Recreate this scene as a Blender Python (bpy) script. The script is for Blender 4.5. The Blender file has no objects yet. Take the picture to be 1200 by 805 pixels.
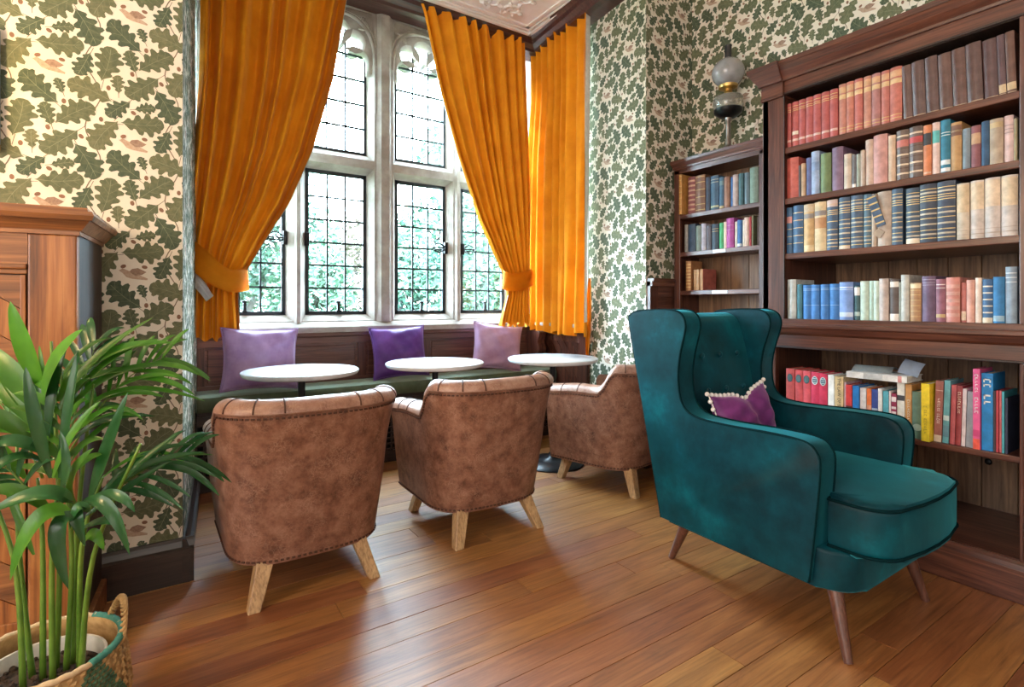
import bpy, bmesh, math, random
from mathutils import Vector, Matrix, Euler
random.seed(7)
R = math.radians
SC = bpy.context.scene
COL = SC.collection

# ------------------------------------------------------------------ camera
F, HZ, CAMH = 630.0, 357.0, 1.05           # focal length and horizon in photo pixels, eye height
YAW = math.atan(423.0 / 630.0)
FW = (math.sin(YAW), math.cos(YAW)); RT = (math.cos(YAW), -math.sin(YAW))
cam_data = bpy.data.cameras.new('camera')
cam_data.sensor_fit = 'HORIZONTAL'; cam_data.sensor_width = 36.0
cam_data.lens = 36.0 * F / 1200.0
cam_data.shift_y = -(402.5 - HZ) / 1200.0
cam_data.clip_start = 0.05; cam_data.clip_end = 200
cam = bpy.data.objects.new('camera', cam_data); COL.objects.link(cam)
cam.location = (0, 0, CAMH); cam.rotation_euler = (R(90), 0, -YAW)
SC.camera = cam

# ------------------------------------------------------------------ light
SC.view_settings.view_transform = 'Standard'; SC.view_settings.look = 'None'
SC.view_settings.gamma = 1.0; SC.view_settings.use_curve_mapping = False
SC.view_settings.exposure = 0.8
world = bpy.data.worlds.new('overcast_sky'); SC.world = world; world.use_nodes = True
_bg = world.node_tree.nodes['Background']
_bg.inputs[0].default_value = (0.68, 0.85, 1.0, 1); _bg.inputs[1].default_value = 46.0
SC.cycles.max_bounces = 8; SC.cycles.diffuse_bounces = 4; SC.cycles.transparent_max_bounces = 12
SC.cycles.use_denoising = True; SC.cycles.sample_clamp_indirect = 8.0

def area_light(name, loc, rot, sx, sy, power, color, portal=False):
    l = bpy.data.lights.new(name, 'AREA'); l.shape = 'RECTANGLE'; l.size = sx; l.size_y = sy
    l.energy = power; l.color = color
    if portal: l.cycles.is_portal = True
    o = bpy.data.objects.new(name, l); COL.objects.link(o); o.location = loc; o.rotation_euler = rot
    return o
# the bay window guides the sky's light in; the side light is added for an assumed window, the rear one is added fill
area_light('bay_window_portal', (1.4, 3.92, 2.0), (R(-90), 0, 0), 2.4, 2.2, 1, (1, 1, 1), True)
area_light('assumed_window_light', (-3.1, 0.1, 1.75), (0, R(-90), 0), 2.2, 2.8, 66, (1.0, 0.97, 0.95))  # added fill as from an assumed window; the side wall is solid

area_light('rear_fill_light', (-0.6, -2.55, 2.0), (R(90), 0, 0), 2.6, 1.6, 22, (1.0, 0.94, 0.86))  # unseen fill, added to brighten the room from behind the viewer

# ------------------------------------------------------------------ pixel helpers (photo is 1200 x 805)
def ray(px):
    t = (px - 600.0) / F
    return FW[0] + RT[0]*t, FW[1] + RT[1]*t
def on_y(px, py, Y):
    a, b = ray(px); d = Y / b
    return Vector((a*d, Y, CAMH + (HZ - py)*d/F))
def on_x(px, py, X):
    a, b = ray(px); d = X / a
    return Vector((X, b*d, CAMH + (HZ - py)*d/F))
def on_z(px, py, Z):
    d = (CAMH - Z) * F / (py - HZ); a, b = ray(px)
    return Vector((a*d, b*d, Z))
def at_d(px, py, d):
    a, b = ray(px)
    return Vector((a*d, b*d, CAMH + (HZ - py)*d/F))

# ------------------------------------------------------------------ materials
MATS = {}
def nn(nt, typ, **kw):
    n = nt.nodes.new(typ)
    for k, v in kw.items():
        if hasattr(n, k): setattr(n, k, v)
    return n
def base_mat(name):
    m = bpy.data.materials.new(name); m.use_nodes = True
    return m, m.node_tree, m.node_tree.nodes['Principled BSDF']
def ramp(nt, stops):
    r = nt.nodes.new('ShaderNodeValToRGB'); e = r.color_ramp.elements
    while len(e) < len(stops): e.new(0.5)
    for i, (p, c) in enumerate(stops):
        e[i].position = p; e[i].color = (c[0], c[1], c[2], 1)
    return r
def coords(nt, scale=(1,1,1), rot=(0,0,0), rnd=False, kind='Object'):
    tc = nt.nodes.new('ShaderNodeTexCoord'); mp = nt.nodes.new('ShaderNodeMapping')
    mp.inputs['Scale'].default_value = scale; mp.inputs['Rotation'].default_value = rot
    nt.links.new(tc.outputs[kind], mp.inputs['Vector'])
    if rnd:
        oi = nt.nodes.new('ShaderNodeObjectInfo'); mu = nn(nt, 'ShaderNodeMath', operation='MULTIPLY')
        mu.inputs[1].default_value = 37.0
        nt.links.new(oi.outputs['Random'], mu.inputs[0]); nt.links.new(mu.outputs[0], mp.inputs['Location'])
    return mp
def noise_mat(name, c1, c2, scale=20, rough=0.6, detail=4, stretch=(1,1,1), rnd=False, bump=0.0, sheen=0.0, sheencol=None,
              metal=0.0, coat=0.0, lo=0.35, hi=0.65, rough2=None, spec=0.5, bscale=None, huevar=0.0, kind='Object', c3=None):
    if name in MATS: return MATS[name]
    m, nt, b = base_mat(name)
    mp = coords(nt, stretch, rnd=rnd, kind=kind)
    n = nn(nt, 'ShaderNodeTexNoise'); n.inputs['Scale'].default_value = scale; n.inputs['Detail'].default_value = detail
    n.inputs['Roughness'].default_value = 0.6
    nt.links.new(mp.outputs[0], n.inputs['Vector'])
    st = [(lo, c1), (hi, c2)]
    if c3: st.append((min(1, hi + 0.15), c3))
    r = ramp(nt, st); nt.links.new(n.outputs[0], r.inputs[0])
    out = r.outputs[0]
    if huevar:
        oi = nt.nodes.new('ShaderNodeObjectInfo'); hs = nt.nodes.new('ShaderNodeHueSaturation')
        mr = nt.nodes.new('ShaderNodeMapRange'); mr.inputs[3].default_value = 1 - huevar; mr.inputs[4].default_value = 1 + huevar
        nt.links.new(oi.outputs['Random'], mr.inputs[0]); nt.links.new(mr.outputs[0], hs.inputs['Value'])
        nt.links.new(out, hs.inputs['Color']); out = hs.outputs[0]
    nt.links.new(out, b.inputs['Base Color'])
    b.inputs['Roughness'].default_value = rough; b.inputs['Metallic'].default_value = metal
    b.inputs['Specular IOR Level'].default_value = spec
    if rough2 is not None:
        mr = nt.nodes.new('ShaderNodeMapRange'); mr.inputs[3].default_value = rough; mr.inputs[4].default_value = rough2
        nt.links.new(n.outputs[0], mr.inputs[0]); nt.links.new(mr.outputs[0], b.inputs['Roughness'])
    if sheen:
        b.inputs['Sheen Weight'].default_value = sheen; b.inputs['Sheen Roughness'].default_value = 0.4
        if sheencol: b.inputs['Sheen Tint'].default_value = (*sheencol, 1)
    if coat: b.inputs['Coat Weight'].default_value = coat; b.inputs['Coat Roughness'].default_value = 0.12
    if bump:
        bn = nt.nodes.new('ShaderNodeBump'); bn.inputs['Strength'].default_value = bump; bn.inputs['Distance'].default_value = 0.01
        if bscale:
            n2 = nn(nt, 'ShaderNodeTexNoise'); n2.inputs['Scale'].default_value = bscale; n2.inputs['Detail'].default_value = 3
            nt.links.new(mp.outputs[0], n2.inputs['Vector']); nt.links.new(n2.outputs[0], bn.inputs['Height'])
        else: nt.links.new(n.outputs[0], bn.inputs['Height'])
        nt.links.new(bn.outputs[0], b.inputs['Normal'])
    MATS[name] = m
    return m
def plain(name, c, rough=0.5, metal=0.0, **kw):
    return noise_mat(name, tuple(x*0.9 for x in c), tuple(min(1, x*1.08) for x in c), scale=30, rough=rough, metal=metal, **kw)
def wood(name, dark, mid, light, axis=2, rough=0.35, scale=6.0, rnd=True, coat=0.3, huevar=0.0, bump=0.08, squeeze=14, fine=0.75, coatr=0.25):
    """grain stretched along the local axis"""
    if name in MATS: return MATS[name]
    m, nt, b = base_mat(name)
    s = [scale*squeeze/6.0]*3; s[axis] = scale/6.0
    mp = coords(nt, tuple(s), rnd=rnd)
    n = nn(nt, 'ShaderNodeTexNoise'); n.inputs['Scale'].default_value = 2.2; n.inputs['Detail'].default_value = 9
    n.inputs['Roughness'].default_value = 0.65; n.inputs['Distortion'].default_value = 0.9
    nt.links.new(mp.outputs[0], n.inputs['Vector'])
    s2 = [scale*squeeze*5/6.0]*3; s2[axis] = scale*1.2/6.0
    mp2 = coords(nt, tuple(s2), rnd=rnd)
    n2 = nn(nt, 'ShaderNodeTexNoise'); n2.inputs['Scale'].default_value = 2.5; n2.inputs['Detail'].default_value = 3
    nt.links.new(mp2.outputs[0], n2.inputs['Vector'])
    r = ramp(nt, [(0.28, dark), (0.52, mid), (0.75, light)]); nt.links.new(n.outputs[0], r.inputs[0])
    mx = nt.nodes.new('ShaderNodeMix'); mx.data_type = 'RGBA'; mx.blend_type = 'MULTIPLY'
    r2 = ramp(nt, [(0.36, (0.55, 0.5, 0.48)), (0.52, (1, 1, 1))]); nt.links.new(n2.outputs[0], r2.inputs[0])
    mx.inputs[0].default_value = fine
    nt.links.new(r.outputs[0], mx.inputs[6]); nt.links.new(r2.outputs[0], mx.inputs[7])
    out = mx.outputs[2]
    if huevar:
        oi = nt.nodes.new('ShaderNodeObjectInfo'); hs = nt.nodes.new('ShaderNodeHueSaturation')
        mr = nt.nodes.new('ShaderNodeMapRange'); mr.inputs[3].default_value = 1 - huevar; mr.inputs[4].default_value = 1 + huevar
        nt.links.new(oi.outputs['Random'], mr.inputs[0]); nt.links.new(mr.outputs[0], hs.inputs['Value'])
        mr2 = nt.nodes.new('ShaderNodeMapRange'); mr2.inputs[3].default_value = 0.49; mr2.inputs[4].default_value = 0.512
        nt.links.new(oi.outputs['Random'], mr2.inputs[0]); nt.links.new(mr2.outputs[0], hs.inputs['Hue'])
        nt.links.new(out, hs.inputs['Color']); out = hs.outputs[0]
    nt.links.new(out, b.inputs['Base Color'])
    mr = nt.nodes.new('ShaderNodeMapRange'); mr.inputs[3].default_value = rough + 0.08; mr.inputs[4].default_value = rough - 0.06
    nt.links.new(n.outputs[0], mr.inputs[0]); nt.links.new(mr.outputs[0], b.inputs['Roughness'])
    if coat: b.inputs['Coat Weight'].default_value = coat; b.inputs['Coat Roughness'].default_value = coatr
    bn = nt.nodes.new('ShaderNodeBump'); bn.inputs['Strength'].default_value = bump; bn.inputs['Distance'].default_value = 0.004
    nt.links.new(n2.outputs[0], bn.inputs['Height']); nt.links.new(bn.outputs[0], b.inputs['Normal'])
    MATS[name] = m
    return m
def glass_mat(name='window_glass', tint=(0.95, 1, 1), gloss=0.06):
    if name in MATS: return MATS[name]
    m, nt, b = base_mat(name); nt.nodes.remove(b)
    t = nt.nodes.new('ShaderNodeBsdfTransparent'); t.inputs[0].default_value = (*tint, 1)
    g = nt.nodes.new('ShaderNodeBsdfGlossy'); g.inputs['Roughness'].default_value = 0.03
    mx = nt.nodes.new('ShaderNodeMixShader'); mx.inputs[0].default_value = gloss
    nt.links.new(t.outputs[0], mx.inputs[1]); nt.links.new(g.outputs[0], mx.inputs[2])
    nt.links.new(mx.outputs[0], nt.nodes['Material Output'].inputs[0])
    MATS[name] = m
    return m

M = {}
M['mahog'] = wood('mahogany', (0.035, 0.011, 0.007), (0.115, 0.036, 0.020), (0.23, 0.085, 0.045), axis=1, rough=0.34, coat=0.35)
M['mahog_v'] = wood('mahogany_upright', (0.035, 0.011, 0.008), (0.105, 0.034, 0.021), (0.20, 0.076, 0.045), axis=2, rough=0.34, coat=0.35)
M['mahog_x'] = wood('mahogany_lengthwise', (0.05, 0.018, 0.012), (0.135, 0.050, 0.032), (0.25, 0.105, 0.065), axis=0, rough=0.36, coat=0.3)
M['back'] = wood('case_back_boards', (0.09, 0.05, 0.03), (0.23, 0.125, 0.068), (0.40, 0.215, 0.105), axis=2, rough=0.55, coat=0.0, squeeze=8)
M['dark'] = wood('dark_stained_oak', (0.014, 0.008, 0.007), (0.032, 0.016, 0.013), (0.06, 0.03, 0.022), axis=0, rough=0.38, coat=0.3)
M['darkcornice'] = wood('dark_cornice_wood', (0.03, 0.01, 0.008), (0.07, 0.024, 0.018), (0.12, 0.045, 0.03), axis=0, rough=0.4, coat=0.2)
M['cab'] = wood('cabinet_walnut', (0.10, 0.032, 0.010), (0.30, 0.105, 0.026), (0.50, 0.22, 0.065), axis=2, rough=0.38, coat=0.25, scale=4)
M['cabx'] = wood('cabinet_walnut_rail', (0.09, 0.032, 0.012), (0.28, 0.11, 0.036), (0.48, 0.22, 0.08), axis=0, rough=0.38, coat=0.25, scale=4)
M['plank'] = wood('oak_floorboard', (0.20, 0.066, 0.017), (0.36, 0.138, 0.038), (0.48, 0.215, 0.068), axis=0, rough=0.46, scale=7.5, coat=1.0, huevar=0.17, bump=0.06, fine=0.62, coatr=0.40, squeeze=8)
M['joint'] = plain('floor_joint_dirt', (0.03, 0.015, 0.008), 0.8)
M['oakleg'] = wood('pale_oak_leg', (0.34, 0.19, 0.085), (0.52, 0.32, 0.15), (0.66, 0.44, 0.23), axis=2, rough=0.45, coat=0.1)
M['walleg'] = wood('walnut_leg', (0.06, 0.022, 0.014), (0.12, 0.045, 0.028), (0.19, 0.075, 0.045), axis=2, rough=0.35, coat=0.3)
M['stone'] = noise_mat('carved_limestone', (0.30, 0.25, 0.215), (0.45, 0.39, 0.345), scale=9, detail=8, rough=0.85, bump=0.15, c3=(0.53, 0.47, 0.425))
M['plaster'] = noise_mat('ceiling_plaster', (0.86, 0.85, 0.83), (0.92, 0.91, 0.90), scale=8, rough=0.9)
M['paper'] = noise_mat('wallpaper_cream_ground', (0.78, 0.71, 0.60), (0.83, 0.77, 0.67), scale=6, rough=0.8)
M['paper_plain'] = noise_mat('plain_wall_paint', (0.62, 0.56, 0.46), (0.68, 0.62, 0.52), scale=6, rough=0.85)
for i, (a, b_) in enumerate([((0.070,0.095,0.052),(0.125,0.145,0.080)), ((0.092,0.115,0.062),(0.155,0.165,0.092)), ((0.055,0.085,0.052),(0.10,0.125,0.075)), ((0.115,0.13,0.068),(0.185,0.19,0.105))]):
    M['leaf%d' % i] = noise_mat('wallpaper_oak_leaf_%d' % i, a, b_, scale=60, rough=0.8)
M['vein'] = plain('wallpaper_leaf_vein', (0.25, 0.27, 0.17), 0.8)
M['twig'] = plain('wallpaper_twig', (0.20, 0.15, 0.10), 0.8)
M['acorn'] = plain('wallpaper_acorn', (0.25, 0.13, 0.08), 0.8)
M['bird'] = noise_mat('wallpaper_bird', (0.27, 0.17, 0.12), (0.40, 0.27, 0.20), scale=120, rough=0.8)
M['birdlight'] = noise_mat('wallpaper_bird_breast', (0.46, 0.31, 0.22), (0.55, 0.42, 0.32), scale=120, rough=0.8)
M['velvet_amber'] = noise_mat('amber_velvet', (0.72, 0.235, 0.004), (0.86, 0.33, 0.010), scale=5, rough=0.7, sheen=0.35, sheencol=(1, 0.66, 0.25), spec=0.2)
M['lining'] = plain('curtain_lining', (0.75, 0.70, 0.64), 0.9)
M['teal'] = noise_mat('teal_velvet', (0.0, 0.018, 0.027), (0.0, 0.050, 0.070), scale=5, detail=7, rough=0.5, sheen=0.45, sheencol=(0.10, 0.80, 0.95), spec=0.2, lo=0.36, hi=0.58, c3=(0.0, 0.115, 0.150))
M['tealpipe'] = plain('teal_piping', (0.0, 0.016, 0.02), 0.85, spec=0.1)
def leather(name, d, m_, l, crack, rough):
    m, nt, b = base_mat(name)
    mp = coords(nt, (1,1,1), rnd=True)
    n = nn(nt, 'ShaderNodeTexNoise'); n.inputs['Scale'].default_value = 17; n.inputs['Detail'].default_value = 10; n.inputs['Roughness'].default_value = 0.72
    nt.links.new(mp.outputs[0], n.inputs['Vector'])
    r = ramp(nt, [(0.34, d), (0.50, m_), (0.66, l)]); nt.links.new(n.outputs[0], r.inputs[0])
    # warped fine crease network
    n2 = nn(nt, 'ShaderNodeTexNoise'); n2.inputs['Scale'].default_value = 18; n2.inputs['Detail'].default_value = 4
    nt.links.new(mp.outputs[0], n2.inputs['Vector'])
    ad = nt.nodes.new('ShaderNodeMix'); ad.data_type = 'VECTOR'; ad.inputs[0].default_value = 0.10
    nt.links.new(mp.outputs[0], ad.inputs[4]); nt.links.new(n2.outputs[1], ad.inputs[5])
    v = nn(nt, 'ShaderNodeTexVoronoi', feature='DISTANCE_TO_EDGE'); v.inputs['Scale'].default_value = 62
    nt.links.new(ad.outputs[1], v.inputs['Vector'])
    vr = ramp(nt, [(0.0, (1,1,1)), (0.10, (0,0,0))]); nt.links.new(v.outputs[0], vr.inputs[0])
    mk = nn(nt, 'ShaderNodeMath', operation='MULTIPLY'); nt.links.new(vr.outputs[0], mk.inputs[0])
    n3 = nn(nt, 'ShaderNodeTexNoise'); n3.inputs['Scale'].default_value = 14; n3.inputs['Detail'].default_value = 3; nt.links.new(mp.outputs[0], n3.inputs['Vector'])
    r3 = ramp(nt, [(0.40, (0,0,0)), (0.66, (0.5,0.5,0.5))]); nt.links.new(n3.outputs[0], r3.inputs[0]); nt.links.new(r3.outputs[0], mk.inputs[1])
    mx = nt.nodes.new('ShaderNodeMix'); mx.data_type = 'RGBA'; nt.links.new(mk.outputs[0], mx.inputs[0])
    nt.links.new(r.outputs[0], mx.inputs[6]); mx.inputs[7].default_value = (*crack, 1)
    nt.links.new(mx.outputs[2], b.inputs['Base Color']); b.inputs['Roughness'].default_value = rough
    bn = nt.nodes.new('ShaderNodeBump'); bn.inputs['Strength'].default_value = 0.10; bn.inputs['Distance'].default_value = 0.004
    nt.links.new(n.outputs[0], bn.inputs['Height']); nt.links.new(bn.outputs[0], b.inputs['Normal'])
    return m
M['leather'] = leather('distressed_tan_leather', (0.105, 0.040, 0.023), (0.24, 0.105, 0.064), (0.36, 0.185, 0.125), (0.48, 0.30, 0.22), 0.42)
M['leather_lit'] = leather('window_lit_tan_leather', (0.22, 0.10, 0.065), (0.34, 0.18, 0.125), (0.44, 0.26, 0.19), (0.52, 0.34, 0.26), 0.34)  # same leather as the shell; window light put into the lighter colour
M['seam'] = plain('dark_leather_seam', (0.085, 0.032, 0.018), 0.6)
M['marble'] = noise_mat('white_marble', (0.46, 0.49, 0.52), (0.68, 0.70, 0.72), scale=3.5, detail=10, rough=0.22, lo=0.36, hi=0.5, rnd=True)
M['black'] = plain('black_iron', (0.012, 0.012, 0.014), 0.35, metal=0.5)
M['lead'] = plain('blackened_lead', (0.02, 0.026, 0.03), 0.5, metal=0.3)
M['glass'] = glass_mat()
M['seatgreen'] = noise_mat('olive_green_velvet_seat', (0.065, 0.085, 0.048), (0.10, 0.125, 0.075), scale=12, rough=0.6, sheen=0.8, sheencol=(0.85, 1, 0.85), spec=0.2)
M['lilac'] = noise_mat('lilac_velvet', (0.28, 0.15, 0.36), (0.44, 0.28, 0.52), scale=7, rough=0.5, sheen=0.6, sheencol=(1, 0.85, 1), rnd=True)
M['purple'] = noise_mat('deep_purple_velvet', (0.07, 0.012, 0.16), (0.14, 0.035, 0.26), scale=7, rough=0.5, sheen=0.5, sheencol=(0.8, 0.6, 1), rnd=True)
M['mauve'] = noise_mat('mauve_velvet', (0.36, 0.20, 0.36), (0.52, 0.33, 0.50), scale=7, rough=0.5, sheen=0.6, sheencol=(1, 0.85, 1), rnd=True)
M['plum'] = noise_mat('plum_velvet', (0.10, 0.008, 0.11), (0.19, 0.03, 0.19), scale=14, rough=0.5, sheen=0.5, sheencol=(1, 0.6, 1))
M['pom'] = plain('white_pompom', (0.8, 0.76, 0.74), 0.9)
M['brass'] = plain('aged_brass', (0.55, 0.36, 0.12), 0.35, metal=0.9)
M['pewter'] = plain('tarnished_silver', (0.25, 0.22, 0.2), 0.35, metal=0.8)
M['gold'] = plain('gilt', (0.62, 0.44, 0.18), 0.45, metal=0.4)

# ------------------------------------------------------------------ mesh helpers
def link(o, parent=None):
    COL.objects.link(o)
    if parent: o.parent = parent
    return o
def finish(name, bm, mats, parent=None, smooth=False, loc=None, rot=None, recalc=True, angle=None):
    if recalc: bmesh.ops.recalc_face_normals(bm, faces=bm.faces)
    me = bpy.data.meshes.new(name); bm.to_mesh(me); bm.free()
    if not isinstance(mats, (list, tuple)): mats = [mats]
    for m in mats: me.materials.append(m)
    if smooth:
        for p in me.polygons: p.use_smooth = True
        if angle is not None:
            me.set_sharp_from_angle(angle=R(angle))
    o = bpy.data.objects.new(name, me); link(o, parent)
    if loc is not None: o.location = loc
    if rot is not None: o.rotation_euler = rot
    return o
def tag(o, label, cat=None, group=None):
    o['label'] = label
    if cat: o['category'] = cat
    if group: o['group'] = group
    return o
def structure(o, label=None):
    o['kind'] = 'structure'
    if label: o['label'] = label
    return o
def empty(name, loc=(0,0,0), rz=0.0):
    o = bpy.data.objects.new(name, None); o.empty_display_size = 0.1; COL.objects.link(o)
    o.location = loc; o.rotation_euler = (0, 0, rz)
    return o
def B(): return bmesh.new()
def box(bm, x0, x1, y0, y1, z0, z1, bev=0.0, seg=2, mat=0, M4=None):
    vs = [bm.verts.new((x, y, z)) for x in (x0, x1) for y in (y0, y1) for z in (z0, z1)]
    fs = [bm.faces.new([vs[i] for i in q]) for q in ((0,1,3,2),(4,6,7,5),(0,4,5,1),(2,3,7,6),(0,2,6,4),(1,5,7,3))]
    for f in fs: f.material_index = mat
    geo = vs
    if bev > 0:
        es = list({e for f in fs for e in f.edges})
        r = bmesh.ops.bevel(bm, geom=es, offset=bev, segments=seg, affect='EDGES', profile=0.5)
        geo = list({v for f in r['faces'] for v in f.verts} | {v for v in vs if v.is_valid})
        for f in {f for v in geo for f in v.link_faces}: f.material_index = mat
    if M4 is not None: bmesh.ops.transform(bm, matrix=M4, verts=geo)
    return geo
def frustum(bm, r0, r1, z0, z1, mat=0):
    """r = (x0,x1,y0,y1) at z0 and z1"""
    a = [bm.verts.new((x, y, z0)) for x, y in ((r0[0],r0[2]),(r0[1],r0[2]),(r0[1],r0[3]),(r0[0],r0[3]))]
    b = [bm.verts.new((x, y, z1)) for x, y in ((r1[0],r1[2]),(r1[1],r1[2]),(r1[1],r1[3]),(r1[0],r1[3]))]
    fs = [bm.faces.new(a[::-1]), bm.faces.new(b)] + [bm.faces.new([a[i], a[(i+1)%4], b[(i+1)%4], b[i]]) for i in range(4)]
    for f in fs: f.material_index = mat
def tube(bm, pts, rad, n=8, cap=True, mat=0, closed=False, squash=None):
    pts = [Vector(p) for p in pts]; rings = []; N = len(pts)
    prev = None
    for i, p in enumerate(pts):
        a = pts[(i-1) % N] if (closed or i > 0) else p
        b = pts[(i+1) % N] if (closed or i < N-1) else p
        d = (b - a).normalized()
        if prev is None:
            ref = Vector((0,0,1)) if abs(d.z) < 0.9 else Vector((1,0,0))
            u = d.cross(ref).normalized()
        else:
            u = (prev - d*prev.dot(d)).normalized()
        prev = u; v = d.cross(u)
        r = rad[i] if isinstance(rad, (list, tuple)) else rad
        q = squash if squash else 1.0
        rings.append([bm.verts.new(p + u*math.cos(2*math.pi*k/n)*r + v*math.sin(2*math.pi*k/n)*r*q) for k in range(n)])
    for i in range(N if closed else N-1):
        a, b = rings[i], rings[(i+1) % N]
        for k in range(n):
            f = bm.faces.new([a[k], a[(k+1)%n], b[(k+1)%n], b[k]]); f.material_index = mat; f.smooth = True
    if cap and not closed:
        for r in (rings[0][::-1], rings[-1]): bm.faces.new(r).material_index = mat
def lathe(bm, prof, n=32, c=(0,0,0), mat=0, cap=True):
    rings = [[bm.verts.new((c[0] + r*math.cos(2*math.pi*k/n), c[1] + r*math.sin(2*math.pi*k/n), c[2] + z)) for k in range(n)] for r, z in prof]
    for a, b in zip(rings, rings[1:]):
        for k in range(n):
            f = bm.faces.new([a[k], a[(k+1)%n], b[(k+1)%n], b[k]]); f.material_index = mat; f.smooth = True
    if cap:
        bm.faces.new(rings[0][::-1]).material_index = mat; bm.faces.new(rings[-1]).material_index = mat
def grid(bm, nu, nv, fn, mat=0, closed_u=False):
    vs = [[bm.verts.new(fn(i/(nu if closed_u else nu-1) if nu > 1 else 0, j/(nv-1))) for j in range(nv)] for i in range(nu)]
    for i in range(nu if closed_u else nu-1):
        for j in range(nv-1):
            k = (i+1) % nu
            f = bm.faces.new([vs[i][j], vs[k][j], vs[k][j+1], vs[i][j+1]]); f.material_index = mat; f.smooth = True
    return vs
def prism(bm, poly, fn, t0, t1, mat=0, bev=0.0, seg=2):
    """extrude a 2-D polygon; fn(u, v, t) -> 3-D point"""
    a = [bm.verts.new(fn(u, v, t0)) for u, v in poly]; b = [bm.verts.new(fn(u, v, t1)) for u, v in poly]
    n = len(poly)
    fa, fb = bm.faces.new(a[::-1]), bm.faces.new(b)
    side = [bm.faces.new([a[i], a[(i+1)%n], b[(i+1)%n], b[i]]) for i in range(n)]
    for f in [fa, fb] + side: f.material_index = mat
    if bev:
        es = list(set(fa.edges) | set(fb.edges))
        bmesh.ops.bevel(bm, geom=es, offset=bev, segments=seg, affect='EDGES', profile=0.5, clamp_overlap=True)
def smooth_path(pts, n=6, closed=False):
    """Catmull-Rom through 2-D or 3-D points"""
    P = [Vector(p) for p in pts]; out = []; N = len(P)
    for i in range(N if closed else N-1):
        p0 = P[(i-1) % N] if (closed or i > 0) else P[i]
        p1, p2 = P[i], P[(i+1) % N]
        p3 = P[(i+2) % N] if (closed or i+2 < N) else p2
        for k in range(n):
            t = k/n
            out.append(0.5*((2*p1) + (p2-p0)*t + (2*p0-5*p1+4*p2-p3)*t*t + (3*p1-p0-3*p2+p3)*t*t*t))
    if not closed: out.append(P[-1])
    return out
def interp(tab, x):
    if x <= tab[0][0]: return tab[0][1]
    for (a, b), (c, d) in zip(tab, tab[1:]):
        if x <= c:
            t = (x-a)/(c-a); return b + (d-b)*t
    return tab[-1][1]
def sstep(a, b, x):
    t = max(0, min(1, (x-a)/(b-a))); return t*t*(3-2*t)
def text_mesh(txt, size, mat, name='title', parent=None, extrude=0.0003):
    c = bpy.data.curves.new('t', 'FONT'); c.body = txt; c.size = size; c.align_x = 'CENTER'; c.align_y = 'CENTER'; c.extrude = extrude
    c.resolution_u = 2
    o = bpy.data.objects.new('t', c); COL.objects.link(o)
    me = bpy.data.meshes.new_from_object(o.evaluated_get(bpy.context.evaluated_depsgraph_get()))
    bpy.data.objects.remove(o); me.name = name; me.materials.clear(); me.materials.append(mat)
    w = bpy.data.objects.new(name, me); link(w, parent)
    return w
# ================================================================== THE SETTING
XR = lambda y: 2.653 + 0.097*(y - 2.4)          # the bay's right-hand wall
XL = lambda y: 0.100 + 0.097*(y - 2.4)          # the bay's left-hand wall
ZC = 3.22                                       # ceiling
# ---- floor: every board is its own piece
fl_bm = B(); box(fl_bm, -3.2, 3.2, -2.6, 3.75, -0.06, -0.006)
floor = structure(finish('floor', fl_bm, M['joint']), 'worn orange-brown oak board floor running parallel to the bay window')
PW = 0.1112
row = 0; y = 1.808 + PW*17
y_top = y
fr = random.Random(11)
while y > -2.55:
    y0, y1 = y - PW, y
    if y0 > 3.73: y -= PW; row += 1; continue
    x = -3.2 - fr.uniform(0.0, 1.2)
    first = {1: 1.06, 2: 1.40}
    while x < 3.1:
        L = fr.uniform(1.25, 2.3)
        xa, xb = max(x, -3.18), min(x + L, 3.12)
        if xb - xa > 0.12:
            bm = B(); g = 0.0010; h = fr.uniform(-0.0006, 0.0006)
            cx, cy = (xa+xb)/2, (y0+y1)/2; hx, hy = (xb-xa)/2 - g, PW/2 - g; c = 0.0003
            lo = [bm.verts.new(p) for p in ((-hx,-hy,-0.012),(hx,-hy,-0.012),(hx,hy,-0.012),(-hx,hy,-0.012))]
            md = [bm.verts.new(p) for p in ((-hx,-hy,-c),(hx,-hy,-c),(hx,hy,-c),(-hx,hy,-c))]
            tp = [bm.verts.new(p) for p in ((-hx+c,-hy+c,0),(hx-c,-hy+c,0),(hx-c,hy-c,0),(-hx+c,hy-c,0))]
            bm.faces.new(tp)
            for a, b_ in ((lo, md), (md, tp)):
                for k in range(4): bm.faces.new([a[k], a[(k+1)%4], b_[(k+1)%4], b_[k]])
            finish('floor_board', bm, M['plank'], floor, loc=(cx, cy, h))
        x += L
    y -= PW; row += 1

# ---- wallpaper: oak leaves, acorns and birds printed on cream paper
OAK = [(0,0),(.05,.02),(.10,.07),(.17,.15),(.22,.155),(.255,.105),(.30,.12),(.36,.24),(.43,.27),(.47,.23),(.49,.165),(.54,.18),(.60,.30),(.67,.315),(.705,.25),(.715,.175),(.76,.175),(.82,.235),(.875,.215),(.895,.145),(.93,.135),(.975,.085),(1,0)]
def oak(cx, cy, ang, L, bend=0.0, wid=1.06):
    pts = [(u, w*wid) for u, w in OAK] + [(u + 0.02, -w*wid) for u, w in OAK[-2:0:-1]]
    out = []
    ca, sa = math.cos(ang), math.sin(ang)
    for u, w in pts:
        uu = (u - 0.5)*L; ww = (w + bend*(u-0.5)**2*2)*L
        out.append((cx + ca*uu - sa*ww, cy + sa*uu + ca*ww))
    return out
def strip2(pts, w):
    P = [Vector(p) for p in pts]; L, Rr = [], []
    for i, p in enumerate(P):
        d = (P[min(i+1, len(P)-1)] - P[max(i-1, 0)]).normalized(); nrm = Vector((-d.y, d.x))
        L.append(tuple(p + nrm*w/2)); Rr.append(tuple(p - nrm*w/2))
    return L + Rr[::-1]
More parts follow.
